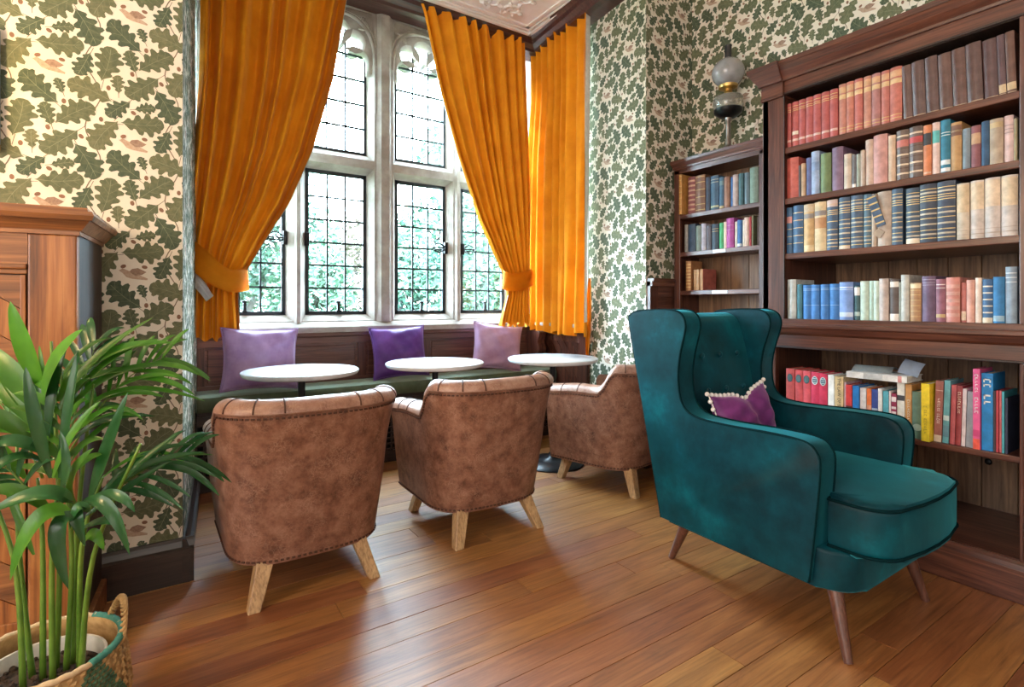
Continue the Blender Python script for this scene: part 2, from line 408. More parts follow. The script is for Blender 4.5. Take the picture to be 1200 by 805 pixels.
def ellipse2(cx, cy, a, b, ang, n=12):
    ca, sa = math.cos(ang), math.sin(ang)
    return [(cx + ca*a*math.cos(t) - sa*b*math.sin(t), cy + sa*a*math.cos(t) + ca*b*math.sin(t)) for t in (2*math.pi*k/n for k in range(n))]
TW, TH = 0.235, 0.47                             # half-drop repeat
def make_repeat():
    rn = random.Random(5); items = []
    CS = 0.0025; NX, NY = int(round(TW/CS)), int(round(TH/CS)); occ = bytearray(NX*NY)
    def cell(x, y):
        i = math.floor(x/TW); x -= i*TW; y -= i*TH/2
        return (int(x/CS) % NX) + NX*(int((y % TH)/CS) % NY)
    def mark(pts, pad):
        for x, y in pts:
            for dx in (-pad, 0, pad):
                for dy in (-pad, 0, pad): occ[cell(x+dx, y+dy)] = 1
    SAMP = []                                    # points filling a unit leaf
    for k in range(0, 33):
        u = k/32; w = interp(OAK, u) if u not in (0, 1) else 0.0
        m = max(1, int(w/0.035))
        SAMP += [(u - 0.5, w*q/m) for q in range(-m, m+1)]
    def filled(x, y, ang, L, bend):
        ca, sa = math.cos(ang), math.sin(ang)
        for u, w in SAMP:
            uu = u*L; ww = (w + bend*u*u*2)*L
            yield (x + ca*uu - sa*ww, y + sa*uu + ca*ww)
    tw = [(0.022*math.sin(v*2*math.pi/TH*2), v) for v in [k*TH/24 for k in range(25)]]
    items.append((5, strip2(tw, 0.0035), 0.0003))
    bx, by = 0.118, 0.13
    body = [(-.040,.016),(-.034,.022),(-.026,.018),(-.014,.012),(.004,.006),(.022,-.004),(.042,-.014),(.040,-.020),(.018,-.018),(-.004,-.016),(-.022,-.010),(-.033,.004),(-.045,.014)]
    wing = [(-.014,.010),(-.006,.020),(.012,.024),(.038,.010),(.024,-.001),(.004,-.004)]
    items.append((7, [(bx+u, by+v) for u, v in body], 0.0008)); items.append((6, [(bx+u, by+v) for u, v in wing], 0.0010))
    mark([(bx + u*s_, by + v*s_) for u, v in body + wing for s_ in (1, .6, .2)], 0.005)
    n = 0
    for L, tries in ((0.132, 2500), (0.118, 5000), (0.106, 7000), (0.094, 8000), (0.080, 8000), (0.066, 7000), (0.052, 5000)):
        for _ in range(tries):
            x, y = rn.uniform(0, TW), rn.uniform(0, TH)
            ang = R(rn.choice([60, 120, 25, 155, -30, 210, 90, -60, 240]) + rn.uniform(-18, 18)); bend = rn.uniform(-.15, .15)
            if any(occ[cell(px, py)] for px, py in filled(x, y, ang, L, bend)): continue
            n += 1; mark(list(filled(x, y, ang, L, bend)), 0.0013)
            ca, sa = math.cos(ang), math.sin(ang)
            items.append((rn.randrange(4), oak(x, y, ang, L, bend), 0.0006 + 0.00002*n))
            items.append((5, strip2([(x - ca*L*.72, y - sa*L*.72), (x - ca*L*.44, y - sa*L*.44)], 0.0018), 0.0004))
            mid = [(x + ca*L*k - sa*bend*k*k*2*L, y + sa*L*k + ca*bend*k*k*2*L) for k in (-.46, -.2, 0, .25, .44)]
            items.append((4, strip2(mid, 0.0014), 0.0007 + 0.00002*n))
            for k in (-.18, .06, .28):
                for s in (-1, 1):
                    px, py = x + ca*L*k - sa*bend*k*k*2*L, y + sa*L*k + ca*bend*k*k*2*L; a2 = ang + s*0.75; l2 = L*0.22
                    items.append((4, strip2([(px, py), (px + math.cos(a2)*l2, py + math.sin(a2)*l2)], 0.0008), 0.0007 + 0.00002*n))
    na = 0
    for _ in range(6000):
        x, y = rn.uniform(0, TW), rn.uniform(0, TH); pts = ellipse2(x, y, 0.009, 0.0065, rn.uniform(0, 6))
        if any(occ[cell(px, py)] for px, py in pts + [(x, y)]): continue
        mark(pts + [(x, y)], 0.004); items.append((8, pts, 0.0007)); na += 1
        if na > 7: break
    return items
REPEAT = make_repeat()
PAPER_MATS = [M['leaf0'], M['leaf1'], M['leaf2'], M['leaf3'], M['vein'], M['twig'], M['bird'], M['birdlight'], M['acorn'], M['paper']]
def clip(poly, u0, u1, v0, v1):
    for ax, lim, sgn in ((0, u0, 1), (0, u1, -1), (1, v0, 1), (1, v1, -1)):
        out = []; n = len(poly)
        for i in range(n):
            a, b = poly[i], poly[(i+1) % n]
            ia, ib = (a[ax]-lim)*sgn >= 0, (b[ax]-lim)*sgn >= 0
            if ia: out.append(a)
            if ia != ib:
                t = (lim - a[ax])/(b[ax]-a[ax]); out.append((a[0]+(b[0]-a[0])*t, a[1]+(b[1]-a[1])*t))
        poly = out
        if len(poly) < 3: return None
    return poly
def paper_face(bm, fn, u0, u1, v0, v1, off=(0.0, 0.0)):
    """fn(u, v, proud) -> 3-D"""
    f = bm.faces.new([bm.verts.new(fn(u, v, 0)) for u, v in ((u0,v0),(u1,v0),(u1,v1),(u0,v1))]); f.material_index = 9
    i0, i1 = int((u0-off[0])/TW) - 3, int((u1-off[0])/TW) + 3
    for i in range(i0, i1):
        for j in range(int((v0-off[1])/TH) - 3, int((v1-off[1])/TH) + 3):
            ox, oy = off[0] + i*TW, off[1] + j*TH + (TH/2 if i % 2 else 0)
            if ox > u1 + 0.4 or ox < u0 - 0.5 or oy > v1 + 0.2 or oy < v0 - 0.7: continue
            for mi, poly, h in REPEAT:
                P = [(a+ox, b+oy) for a, b in poly]
                if max(p[0] for p in P) < u0 or min(p[0] for p in P) > u1 or max(p[1] for p in P) < v0 or min(p[1] for p in P) > v1: continue
                P = clip(P, u0, u1, v0, v1)
                if not P or len(P) < 3: continue
                try:
                    g = bm.faces.new([bm.verts.new(fn(u, v, 0.0002 + h)) for u, v in P]); g.material_index = mi
                except ValueError: pass
def slab(bm, p, q, th, z0, z1, side):
    """vertical slab from p to q (xy), thickness th to one side"""
    d = Vector((q[0]-p[0], q[1]-p[1])).normalized(); n = Vector((-d.y, d.x))*side
    a = [(p[0],p[1]),(q[0],q[1]),(q[0]+n.x*th,q[1]+n.y*th),(p[0]+n.x*th,p[1]+n.y*th)]
    lo = [bm.verts.new((x, y, z0)) for x, y in a]; hi = [bm.verts.new((x, y, z1)) for x, y in a]
    for f in [bm.faces.new(lo), bm.faces.new(hi)] + [bm.faces.new([lo[i], lo[(i+1)%4], hi[(i+1)%4], hi[i]]) for i in range(4)]: f.material_index = 9
def papered(name, p, q, side, u0, u1, v0, v1, off, label):
    """side: which side (left of p->q = +1) is solid; paper is on the other side"""
    bm = B(); d = Vector((q[0]-p[0], q[1]-p[1])).normalized(); n = Vector((-d.y, d.x))*(-side)
    e = 0.001
    cut = 0.02 if name == 'wall_bay_right' else 0.0; c0 = 0.03 if name == 'wall_pier' else 0.0
    slab(bm, (p[0]-n.x*e+d.x*c0, p[1]-n.y*e+d.y*c0), (q[0]-n.x*e-d.x*cut, q[1]-n.y*e-d.y*cut), 0.12, 0, ZC, side)
    paper_face(bm, lambda u, v, h: (p[0]+d.x*u+n.x*h, p[1]+d.y*u+n.y*h, v), u0, u1, v0, v1, off)
    return structure(finish(name, bm, PAPER_MATS, recalc=False), label)
papered('wall_left', (-3.2, 2.4), (0.10, 2.4), 1, 1.2, 3.30, 0.15, ZC, (3.03, 0.09), 'left wall papered with oak leaves and birds on cream')
LB = math.hypot(0.126, 1.3)
papered('wall_bay_left', (XL(2.4), 2.4), (XL(3.72), 3.72), 1, 0, LB, 0.15, ZC, (0.05, 0.2), 'narrow papered left side of the bay')
papered('wall_bay_right', (XR(3.01), 3.01), (XR(2.4), 2.4), 1, 0, 0.613, 0.0, ZC, (0.1, 0.05), 'oak leaf papered right side of the bay lit by the window')
papered('wall_pier', (2.653, 2.4), (3.116, 2.4), 1, 0, 0.463, 0.0, ZC, (0.0, 0.3), 'dark papered return between the bay and the small bookcase')
papered('wall_right', (3.116, 2.52), (3.116, -2.6), 1, 0.12, 3.0, 1.5, ZC, (0.16, 0.12), 'right wall papered with oak leaves above the bookcases')
bm = B(); box(bm, -3.3, 3.24, -2.72, -2.6, 0, ZC)
structure(finish('wall_rear', bm, M['paper_plain']), 'plain wall behind the viewer')
bm = B(); box(bm, -3.32, -3.2, -2.6, 2.5, 0, ZC)
structure(finish('wall_side', bm, M['paper_plain']), 'plain far left wall of the room')
bm = B(); box(bm, -3.3, 3.24, -2.7, 4.0, ZC, ZC + 0.1)
ceiling = structure(finish('ceiling', bm, M['plaster']), 'white ornamental plaster ceiling')

# ---- ceiling mouldings and relief in the bay
bm = B()
for k, (o, w, h) in enumerate(((0.0, 0.03, 0.022), (0.045, 0.014, 0.014), (0.07, 0.035, 0.010))):
    y1 = 3.50 - o; xr = XR(3.5) - 0.235 - o; x0 = XL(3.5) + 0.2 + o; y0 = 2.3
    box(bm, x0, xr, y1 - w, y1, ZC - h, ZC + 0.01, bev=0.004)
    box(bm, xr - w, xr, y0, y1, ZC - h, ZC + 0.01, bev=0.004); box(bm, x0, x0 + w, y0, y1, ZC - h, ZC + 0.01, bev=0.004)
finish('ceiling_moulding', bm, M['plaster'], ceiling)
bm = B(); rn = random.Random(3)
def scroll(cx, cy, r, a0, sgn, turns=1.4, th=0.012):
    pts = [(cx + r*(1-t*0.8)*math.cos(a0 + sgn*t*turns*6.28), cy + r*(1-t*0.8)*math.sin(a0 + sgn*t*turns*6.28), ZC - 0.004) for t in [k/22 for k in range(23)]]
    tube(bm, pts, [th*(1-0.4*k/22) for k in range(23)], n=6)
for i in range(10):
    for j in range(5):
        cx, cy = 2.22 - i*0.19 + rn.uniform(-.03, .03), 3.28 - j*0.19 + rn.uniform(-.03, .03)
        scroll(cx, cy, 0.075, rn.uniform(0, 6.28), rn.choice((-1, 1)))
        for k in range(5):
            a = k*6.28/5 + rn.uniform(-.3, .3); q = Vector((cx + 0.07*math.cos(a), cy + 0.07*math.sin(a), ZC - 0.003))
            bmesh.ops.create_icosphere(bm, subdivisions=1, radius=1, matrix=Matrix.Translation(q) @ Matrix.Rotation(a, 4, 'Z') @ Matrix.Diagonal((0.034, 0.017, 0.020, 1)))
o = finish('plaster_relief', bm, M['plaster'], ceiling, smooth=True); o['label'] = 'scrolling leaf relief in white plaster'

# ---- dark cornice round the bay
def cornice(name, path, label):
    """path of xy points; profile hangs under the ceiling on the left side of the path"""
    prof = [(0.0, 0.0), (0.235, 0.0), (0.235, -0.018), (0.20, -0.03), (0.19, -0.055), (0.15, -0.075), (0.145, -0.095), (0.10, -0.10), (0.0, -0.10)]
    bm = B(); rows = []
    P = [Vector(p) for p in path]
    for i, p in enumerate(P):
        d1 = (P[i]-P[i-1]).normalized() if i > 0 else (P[1]-P[0]).normalized()
        d2 = (P[i+1]-P[i]).normalized() if i < len(P)-1 else d1
        n1, n2 = Vector((-d1.y, d1.x)), Vector((-d2.y, d2.x)); m = (n1+n2).normalized(); m = m/ max(0.3, m.dot(n1))
        rows.append([bm.verts.new((p.x + m.x*a, p.y + m.y*a, ZC + b)) for a, b in prof])
    for r, s in zip(rows, rows[1:]):
        for k in range(len(prof)): bm.faces.new([r[k], r[(k+1)%len(prof)], s[(k+1)%len(prof)], s[k]])
    bm.faces.new(rows[0]); bm.faces.new(rows[-1])
    return structure(finish(name, bm, M['darkcornice']), label)
cornice('trim_1', [(XR(2.3), 2.3), (XR(3.72), 3.72), (XL(3.72), 3.72), (XL(2.5), 2.5)], 'dark wooden cornice running round the bay ceiling')

# ---- baseboards
def skirting(name, p, q, side, label, h=0.165):
    d = Vector((q[0]-p[0], q[1]-p[1])); L = d.length; d.normalize(); n = Vector((-d.y, d.x))*side
    prof = [(0,0),(0.026,0),(0.026,0.115),(0.034,0.118),(0.034,0.128),(0.022,0.135),(0.014,0.155),(0.008,h),(0,h)]
    bm = B()
    prism(bm, prof, lambda u, v, t: (p[0]+d.x*t+n.x*u, p[1]+d.y*t+n.y*u, v), 0, L)
    return structure(finish(name, bm, M['dark']), label)
skirting('baseboard_left', (-3.2, 2.4), (0.136, 2.4), -1, 'dark stained baseboard under the left papered wall')
skirting('baseboard_bay_left', (XL(2.374), 2.374), (XL(3.41), 3.41), -1, 'dark baseboard along the left side of the bay')
skirting('baseboard_bay_right', (XR(3.0), 3.0), (XR(2.374), 2.374), -1, 'dark baseboard along the right side of the bay')

# ---- stone window wall
LIGHTS = [(0.32, 0.73), (0.87, 1.275), (1.505, 1.905), (2.055, 2.455)]
ZB, ZT, UB, US = 0.99, 1.965, 2.125, 2.71
YG = 3.80
def foil_head(x0, x1, zs):
    """cinquefoil head over a light: outer arcs of five lobes, right to left"""
    c = (x0+x1)/2; w = (x1-x0)/2
    lobes = [(w*0.60, 0.055, w*0.40), (w*0.54, 0.185, w*0.345), (0, 0.235, w*0.37), (-w*0.54, 0.185, w*0.345), (-w*0.60, 0.055, w*0.40)]
    pts = []
    def cross(a, b):
        dx, dy = b[0]-a[0], b[1]-a[1]; D = math.hypot(dx, dy)
        k = (a[2]**2 - b[2]**2 + D*D)/(2*D); hh = math.sqrt(max(0, a[2]**2 - k*k))
        mx, my = a[0]+dx*k/D, a[1]+dy*k/D
        c1, c2 = (mx - dy*hh/D, my + dx*hh/D), (mx + dy*hh/D, my - dx*hh/D)
        return c1 if math.hypot(c1[0], c1[1]-0.10) < math.hypot(c2[0], c2[1]-0.10) else c2
    xs = [cross(lobes[i], lobes[i+1]) for i in range(4)]
    starts = [(w, 0.04)] + xs; ends = xs + [(-w, 0.04)]
    for (lx, lz, lr), s, e in zip(lobes, starts, ends):
        a0 = math.atan2(s[1]-lz, s[0]-lx); a1 = math.atan2(e[1]-lz, e[0]-lx)
        while a1 <= a0: a1 += 2*math.pi
        for k in range(11):
            a = a0 + (a1-a0)*k/10; pts.append((c + lx + lr*math.cos(a), zs + lz + lr*math.sin(a)))
    return pts
ww = structure(empty('wall_window', (1.4, YG, 0)), 'pale carved limestone mullions and tracery of the bay window')
WWO = Vector((-1.4, -YG, 0))
def ST(name, bm, mat, **k): return finish(name, bm, mat, ww, loc=WWO, **k)
XE = [0.10] + [x for l in LIGHTS for x in l] + [2.90]
for i in range(0, 10, 2):                       # upright members
    a, b_ = XE[i], XE[i+1]; ca, cb = (0 if i == 0 else 0.045), (0 if i == 8 else 0.045)
    bm = B(); prism(bm, [(a, YG), (a+ca, 3.72), (b_-cb, 3.72), (b_, YG), (b_-cb, 3.88), (a+ca, 3.88)], lambda u, v, t: (u, v, t), 0.86, 3.24)
    ST('mullion', bm, M['stone'])
for x0, x1 in LIGHTS:
    a, b_ = x0-0.05, x1+0.05
    bm = B(); prism(bm, [(YG, ZB), (3.72, ZB-0.05), (3.72, 0.86), (3.88, 0.86), (3.88, ZB-0.04)], lambda u, v, t: (t, u, v), a, b_); ST('sill_block', bm, M['stone'])
    bm = B(); prism(bm, [(YG, ZT), (3.722, ZT+0.045), (3.722, UB-0.055), (YG, UB), (3.88, UB-0.05), (3.88, ZT+0.045)], lambda u, v, t: (t, u, v), a, b_); ST('transom', bm, M['stone'])
    cu = bpy.data.curves.new('stone', 'CURVE'); cu.dimensions = '2D'; cu.fill_mode = 'BOTH'
    pts = [(x1+0.09, US-0.03), (x1+0.09, 3.28), (x0-0.09, 3.28), (x0-0.09, US-0.03), (x0, US-0.03)] + foil_head(x0, x1, US)[::-1] + [(x1, US-0.03)]
    sp_ = cu.splines.new('POLY'); sp_.points.add(len(pts)-1)
    for p, q in zip(sp_.points, pts): p.co = (q[0], q[1], 0, 1)
    sp_.use_cyclic_u = True
    cu.extrude = 0.045; cu.bevel_depth = 0.014; cu.bevel_resolution = 0; cu.offset = -0.014
    co = bpy.data.objects.new('stone', cu); COL.objects.link(co)
    me = bpy.data.meshes.new_from_object(co.evaluated_get(bpy.context.evaluated_depsgraph_get())); bpy.data.objects.remove(co)
    me.transform(Matrix.Translation((0, YG, 0)) @ Matrix.Rotation(R(90), 4, 'X')); me.name = 'tracery_head'
    me.materials.clear(); me.materials.append(M['stone'])
    o = link(bpy.data.objects.new('tracery_head', me), ww); o.location = WWO
bm = B()
box(bm, 0.1, 2.9, 3.725, 3.90, 0.0, 0.87)
ST('stone_base', bm, M['stone'])
# sloping sill with a nosing
bm = B(); prism(bm, [(3.78, 0.865), (3.655, 0.865), (3.65, 0.90), (3.66, 0.908), (3.74, 0.945), (3.78, 0.955)], lambda u, v, t: (t, u, v), 0.21, 2.76, bev=0.004)
ST('sill', bm, M['stone'])
# face mouldings: king mullion, side mullions, transom, arch rings, spandrel carving
bm = B()
for x, w in ((1.39, 0.030), ((0.73+0.87)/2, 0.012), ((1.905+2.055)/2, 0.012)):
    prism(bm, [(x-w*2, 3.7215), (x-w, 3.69), (x+w, 3.69), (x+w*2, 3.7215)], lambda u, v, t: (u, v, t), 0.93, 3.2)
ST('mullion_roll', bm, M['stone'])
def pointed_arch(x0, x1, zs, rise, n=14):
    c = (x0+x1)/2; w = (x1-x0)/2
    half = [(w*math.cos(a)**0.75, rise*math.sin(a)**0.9) for a in [k*math.pi/2/n for k in range(n+1)]]
    return [(c + x, zs + z) for x, z in half] + [(c - x, zs + z) for x, z in half[::-1][1:]]
for x0, x1 in LIGHTS:
    bm = B()
    for e, rr in ((0.050, 0.013), (0.078, 0.009)):
        arc = pointed_arch(x0 - e, x1 + e, US + 0.04, 0.29 + e*0.5)
        tube(bm, [(x, 3.722, z) for x, z in arc], rr, n=6)
    ST('arch_moulding', bm, M['stone'], smooth=True)
    for s in (-1, 1):
        bm = B(); cx = (x0+x1)/2 + s*(x1-x0)*0.45; 
        rn = random.Random(int(x0*100)+s)
        for k in range(7):
            a = rn.uniform(0, 6.28)
            bmesh.ops.create_icosphere(bm, subdivisions=1, radius=1, matrix=Matrix.Translation((cx + s*rn.uniform(-.035, .045), 3.722, US + 0.30 + rn.uniform(-.04, .05))) @ Matrix.Rotation(a, 4, 'Y') @ Matrix.Diagonal((0.030, 0.012, 0.011, 1)))
        # square label moulding round the spandrel
        tube(bm, [((x0+x1)/2 + s*0.02, 3.722, US + 0.405), ((x0+x1)/2 + s*((x1-x0)/2 + 0.055), 3.722, US + 0.405), ((x0+x1)/2 + s*((x1-x0)/2 + 0.055), 3.722, US - 0.3)], 0.008, n=6)
        ST('spandrel_carving', bm, M['stone'], smooth=True)

# ---- leaded windows
PANE = {}
def pane_mesh(w, h):
    k = (round(w, 3), round(h, 3))
    if k not in PANE:
        bm = B(); box(bm, -w/2, w/2, -0.0015, 0.0015, -h/2, h/2)
        me = bpy.data.meshes.new('pane'); bm.to_mesh(me); bm.free(); me.materials.append(M['glass']); PANE[k] = me
    return PANE[k]
def leaded(n, x0, x1, z0, z1, cols, rows, label, head=None, frame=0.016, M4=None):
    root = structure(empty('window_%d' % n), label)
    if M4 is not None: root.matrix_world = M4
    bm = B(); f = frame
    box(bm, x0-0.01, x0+f, -0.014, 0.014, z0-0.01, z1+0.01); box(bm, x1-f, x1+0.01, -0.014, 0.014, z0-0.01, z1+0.01)
    box(bm, x0, x1, -0.014, 0.014, z0-0.01, z0+f)
    if not head: box(bm, x0, x1, -0.014, 0.014, z1-f, z1+0.01)
    finish('casement_frame', bm, M['lead'], root)
    X0, X1, Z0, Z1 = x0+f, x1-f, z0+f, z1-(0 if head else f)
    pw, ph = (X1-X0)/cols, (Z1-Z0)/rows
    for i in range(cols):
        for j in range(rows):
            p = bpy.data.objects.new('pane', pane_mesh(pw-0.004, ph-0.004)); link(p, root)
            p.location = (X0 + (i+.5)*pw, 0, Z0 + (j+.5)*ph)
    for i in range(1, cols):
        bm = B(); x = X0 + i*pw; box(bm, x-0.006, x+0.006, -0.006, 0.006, Z0, Z1); finish('lead_bar', bm, M['lead'], root)
    for j in range(1, rows):
        bm = B(); z = Z0 + j*ph; box(bm, X0, X1, -0.006, 0.006, z-0.006, z+0.006); finish('lead_bar', bm, M['lead'], root)
    return root
T = Matrix.Translation((0, YG, 0))
names = ['leftmost lower light of the bay window, half behind the tied curtain', 'lower light left of the thick centre mullion', 'lower light right of the thick centre mullion', 'rightmost lower light of the bay window beside the tied curtain']
for k, (x0, x1) in enumerate(LIGHTS):
    w = leaded(k+1, x0, x1, ZB, ZT, 3, 6, 'leaded ' + names[k], M4=T)
    hx = (x1, x0, x1, x0)[k]; s = -1 if hx == x1 else 1
    zc = ZB + 0.50
    bm = B()                                     # wrought handle
    box(bm, hx - 0.012, hx + 0.012, -0.05, -0.012, zc - 0.045, zc + 0.045, bev=0.003)
    if k != 1:
        for q in (-1, 0, 1):
            pts = [(hx + s*t*0.10, -0.035, zc + q*(0.034*math.sin(t*2.6)) ) for t in [i/8 for i in range(9)]]
            tube(bm, pts, 0.0055, n=6)
        lathe(bm, [(0.001, -0.012), (0.010, -0.006), (0.012, 0), (0.010, 0.006), (0.001, 0.012)], n=8, c=(hx + s*0.10, -0.035, zc))
    finish('handle', bm, M['black'], w, smooth=True)
    bm = B(); px = x0 + (x1-x0)*(0.42, 0.52, 0.50, 0.52)[k]           # casement stay peg
    box(bm, px-0.016, px+0.016, -0.045, -0.012, ZB+0.006, ZB+0.022, bev=0.002); box(bm, px-0.009, px+0.009, -0.04, -0.014, ZB+0.02, ZB+0.075, bev=0.002)
    box(bm, px-0.018, px+0.012, -0.045, -0.012, ZB+0.072, ZB+0.086, bev=0.003)
    finish('stay_peg', bm, M['black'], w)
up = ['upper arched light behind the left curtain', 'upper arched light left of the thick centre mullion', 'upper arched light right of the thick centre mullion', 'upper arched light behind the right tied curtain']
for k, (x0, x1) in enumerate(LIGHTS):
    leaded(k+5, x0, x1, UB, 2.99, 3, 5, 'leaded ' + up[k], head=True, frame=0.010, M4=T)
# return window in the bay's right wall
ang = math.atan2(1, 0.097)
yA, yB = 3.02, 3.66
T2 = Matrix.Translation((XR(yA) + 0.06, yA, 0)) @ Matrix.Rotation(ang, 4, 'Z')
leaded(9, 0.03, 0.62, 1.0, 3.05, 3, 13, 'tall leaded light in the right return of the bay behind straight curtain', M4=T2)
bm = B()
def rbox(a, b, z0, z1, t0=-0.0, t1=0.14):
    box(bm, a, b, -t1, -t0, z0, z1, M4=Matrix.Translation((XR(yA), yA, 0)) @ Matrix.Rotation(ang, 4, 'Z'))
rbox(0.0, 0.03, 0.0, ZC); rbox(0.62, 0.78, 0.0, ZC); rbox(0.03, 0.62, 0.0, 1.0); rbox(0.03, 0.62, 3.05, ZC)
structure(finish('wall_bay_return', bm, M['stone']), 'stone jambs of the return window on the right of the bay')

# ---- dark panelled dado under the return window and on the pier
def dado(name, p, q, side, z1, label, cap=0.03, diag=True):
    d = Vector((q[0]-p[0], q[1]-p[1])); L = d.length; d.normalize(); n = Vector((-d.y, d.x))*side
    def W(u, h, v): return (p[0]+d.x*u+n.x*h, p[1]+d.y*u+n.y*h, v)
    def bx(bm, u0, u1, h0, h1, v0, v1):
        vs = [bm.verts.new(W(u, h, v)) for u in (u0, u1) for h in (h0, h1) for v in (v0, v1)]
        for i in ((0,1,3,2),(4,6,7,5),(0,4,5,1),(2,3,7,6),(0,2,6,4),(1,5,7,3)): bm.faces.new([vs[k] for k in i])
    root = structure(empty(name), label)
    bm = B(); bx(bm, 0, L, 0, 0.012, 0, z1); finish('panel_back', bm, M['mahog_x'], root)
    st = min(0.09, L*0.22)
    for a, b in ((0, st), (L-st, L)):
        bm = B(); bx(bm, a, b, 0.012, 0.03, 0, z1); finish('stile', bm, M['mahog_v'], root)
    for a, b in ((0, 0.16), (z1-0.10, z1)):
        bm = B(); bx(bm, st, L-st, 0.012, 0.029, a, b); finish('rail', bm, M['mahog_x'], root)
    bm = B(); bx(bm, 0, L, 0, 0.03+cap, z1, z1+0.02); bx(bm, 0, L, 0, 0.03+cap*0.5, z1-0.03, z1); finish('cap_moulding', bm, M['mahog_x'], root)
    if diag:                                     # slanting boards inside the frame
        u0, u1, v0, v1 = st, L-st, 0.16, z1-0.10; k = 0; w = 0.10
        while v0 + k*w - (u1-u0) < v1:
            s = v0 + k*w - (u1-u0)*1.0
            P = clip([(u0, s + (u1-u0)), (u1, s), (u1, s + w - 0.004), (u0, s + (u1-u0) + w - 0.004)], u0, u1, v0, v1)
            if P and len(P) > 2:
                bm = B(); prism(bm, P, lambda u, v, t: W(u, t, v), 0.012, 0.018); finish('slanting_board', bm, M['mahog_v'], root)
            k += 1
    return root
dado('wall_bay_dado', (XR(3.70), 3.70), (XR(3.0), 3.0), -1, 0.86, 'dark panelled dado with slanting boards beside the window seat')
dado('wall_pier_dado', (2.66, 2.4), (3.0, 2.4), -1, 1.20, 'dark panelled dado between bay and small bookcase', diag=False)
bm = B(); box(bm, 0.0, 0.66, 0.0, 0.12, 0.88, 0.905, M4=Matrix.Translation((XR(yA)-0.05, yA, 0)) @ Matrix.Rotation(ang, 4, 'Z') @ Matrix.Translation((0, -0.06, 0)))
structure(finish('trim_2', bm, M['stone']), 'pale stone sill of the return window')

# ---- garden outside
bm = B(); box(bm, -40, 60, 3.95, 90, -0.9, -0.8)
structure(finish('ground', bm, noise_mat('lawn', (0.03, 0.07, 0.02), (0.06, 0.11, 0.03), scale=3, rough=0.9)), 'lawn outside the window')
def leafcloud(name, blobs, n, size, mat, trunk=None, label='', cat='tree', seed=1, group=None):
    rn = random.Random(seed); root = empty(name, (blobs[0][0], blobs[0][1], -0.8)); tag(root, label, cat, group)
    V, Fc = [], []
    ox, oy, oz = root.location
    for _ in range(n):
        b = rn.choice(blobs)
        v = Vector((rn.gauss(0,1), rn.gauss(0,1), rn.gauss(0,1))).normalized()*rn.uniform(0.55, 1.0)
        c = Vector((b[0]+v.x*b[3], b[1]+v.y*b[3], b[2]+v.z*b[4]))
        e = Euler((rn.uniform(0,6.3), rn.uniform(0,6.3), rn.uniform(0,6.3))).to_matrix(); s = size*rn.uniform(.6, 1.3)
        i = len(V)
        for q in ((0,-1,0),(0.42,-.1,0.08),(0,1,0),(-0.42,-.1,0.08)): V.append(c + e @ Vector(q)*s - Vector((ox, oy, oz)))
        Fc.append((i, i+1, i+2, i+3))
    me = bpy.data.meshes.new('foliage'); me.from_pydata(V, [], Fc); me.materials.append(mat)
    o = link(bpy.data.objects.new('foliage', me), root); o['kind'] = 'stuff'
    bm = B(); rn = random.Random(seed+9)
    for b in blobs:
        p0 = Vector((blobs[0][0] + rn.uniform(-.2, .2) - ox, blobs[0][1] - oy, 0)); p1 = Vector((b[0]-ox, b[1]-oy, b[2]-oz))
        mid = (p0+p1)/2 + Vector((rn.uniform(-.3,.3), 0, -0.2)); tube(bm, smooth_path([p0, mid, p1], 5), [0.11*(1-k/12) + 0.02 for k in range(11)], n=6)
        for k in range(9):
            q = p1 + Vector((rn.gauss(0,1), rn.gauss(0,1), rn.gauss(.4,1))).normalized()*b[3]*1.05
            tube(bm, [p1, (p1+q)/2 + Vector((0,0,.1)), q], [0.035, 0.022, 0.008], n=5)
    finish('trunk', bm, noise_mat('bark', (0.04, 0.035, 0.03), (0.08, 0.07, 0.06), scale=20, rough=0.9), root, smooth=True)
    return root
def leafmat(name, a, b): return noise_mat(name, a, b, scale=1.5, rough=0.5)
lm1 = leafmat('hedge_leaf', (0.011, 0.042, 0.022), (0.034, 0.080, 0.040)); lm2 = leafmat('tree_leaf', (0.012, 0.046, 0.030), (0.040, 0.085, 0.046)); lm3 = leafmat('russet_leaf', (0.065, 0.04, 0.036), (0.075, 0.07, 0.035))
leafcloud('laurel_hedge', [(-1.2+0.9*i, 9.0+0.25*math.sin(i*2.1), 0.0+0.12*math.sin(i*1.3), 0.75, 0.9) for i in range(12)], 15000, 0.095, lm1, label='dense laurel hedge close outside the bay window', cat='hedge', seed=2)
leafcloud('garden_tree', [(1.2, 14.5, 2.0, 1.5, 1.3), (2.8, 14.6, 2.6, 1.5, 1.3), (2.0, 15.0, 3.6, 1.3, 1.0), (0.2, 15.0, 1.2, 1.3, 1.2)], 5200, 0.13, lm2, label='bushy green tree seen through the left lower lights', seed=3)
leafcloud('garden_tree', [(8.2, 14.0, 1.8, 1.6, 1.5), (7.0, 14.4, 2.9, 1.6, 1.4), (8.8, 14.6, 4.3, 1.5, 1.3), (7.8, 14.6, 5.6, 1.3, 1.1)], 6000, 0.13, lm2, label='tall green tree seen through the right lights', seed=4)
leafcloud('garden_tree', [(6.4, 20.5, 2.2, 1.7, 1.7), (7.4, 21.0, 3.6, 1.8, 1.4)], 3600, 0.12, lm3, label='russet tree seen right of the centre mullion', seed=5)
leafcloud('garden_tree', [(3.0, 25, 6.4, 2.2, 1.7), (4.8, 25.5, 7.2, 2.0, 1.6)], 1500, 0.12, lm2, label='sparse bare-branched tree against the sky', seed=6)
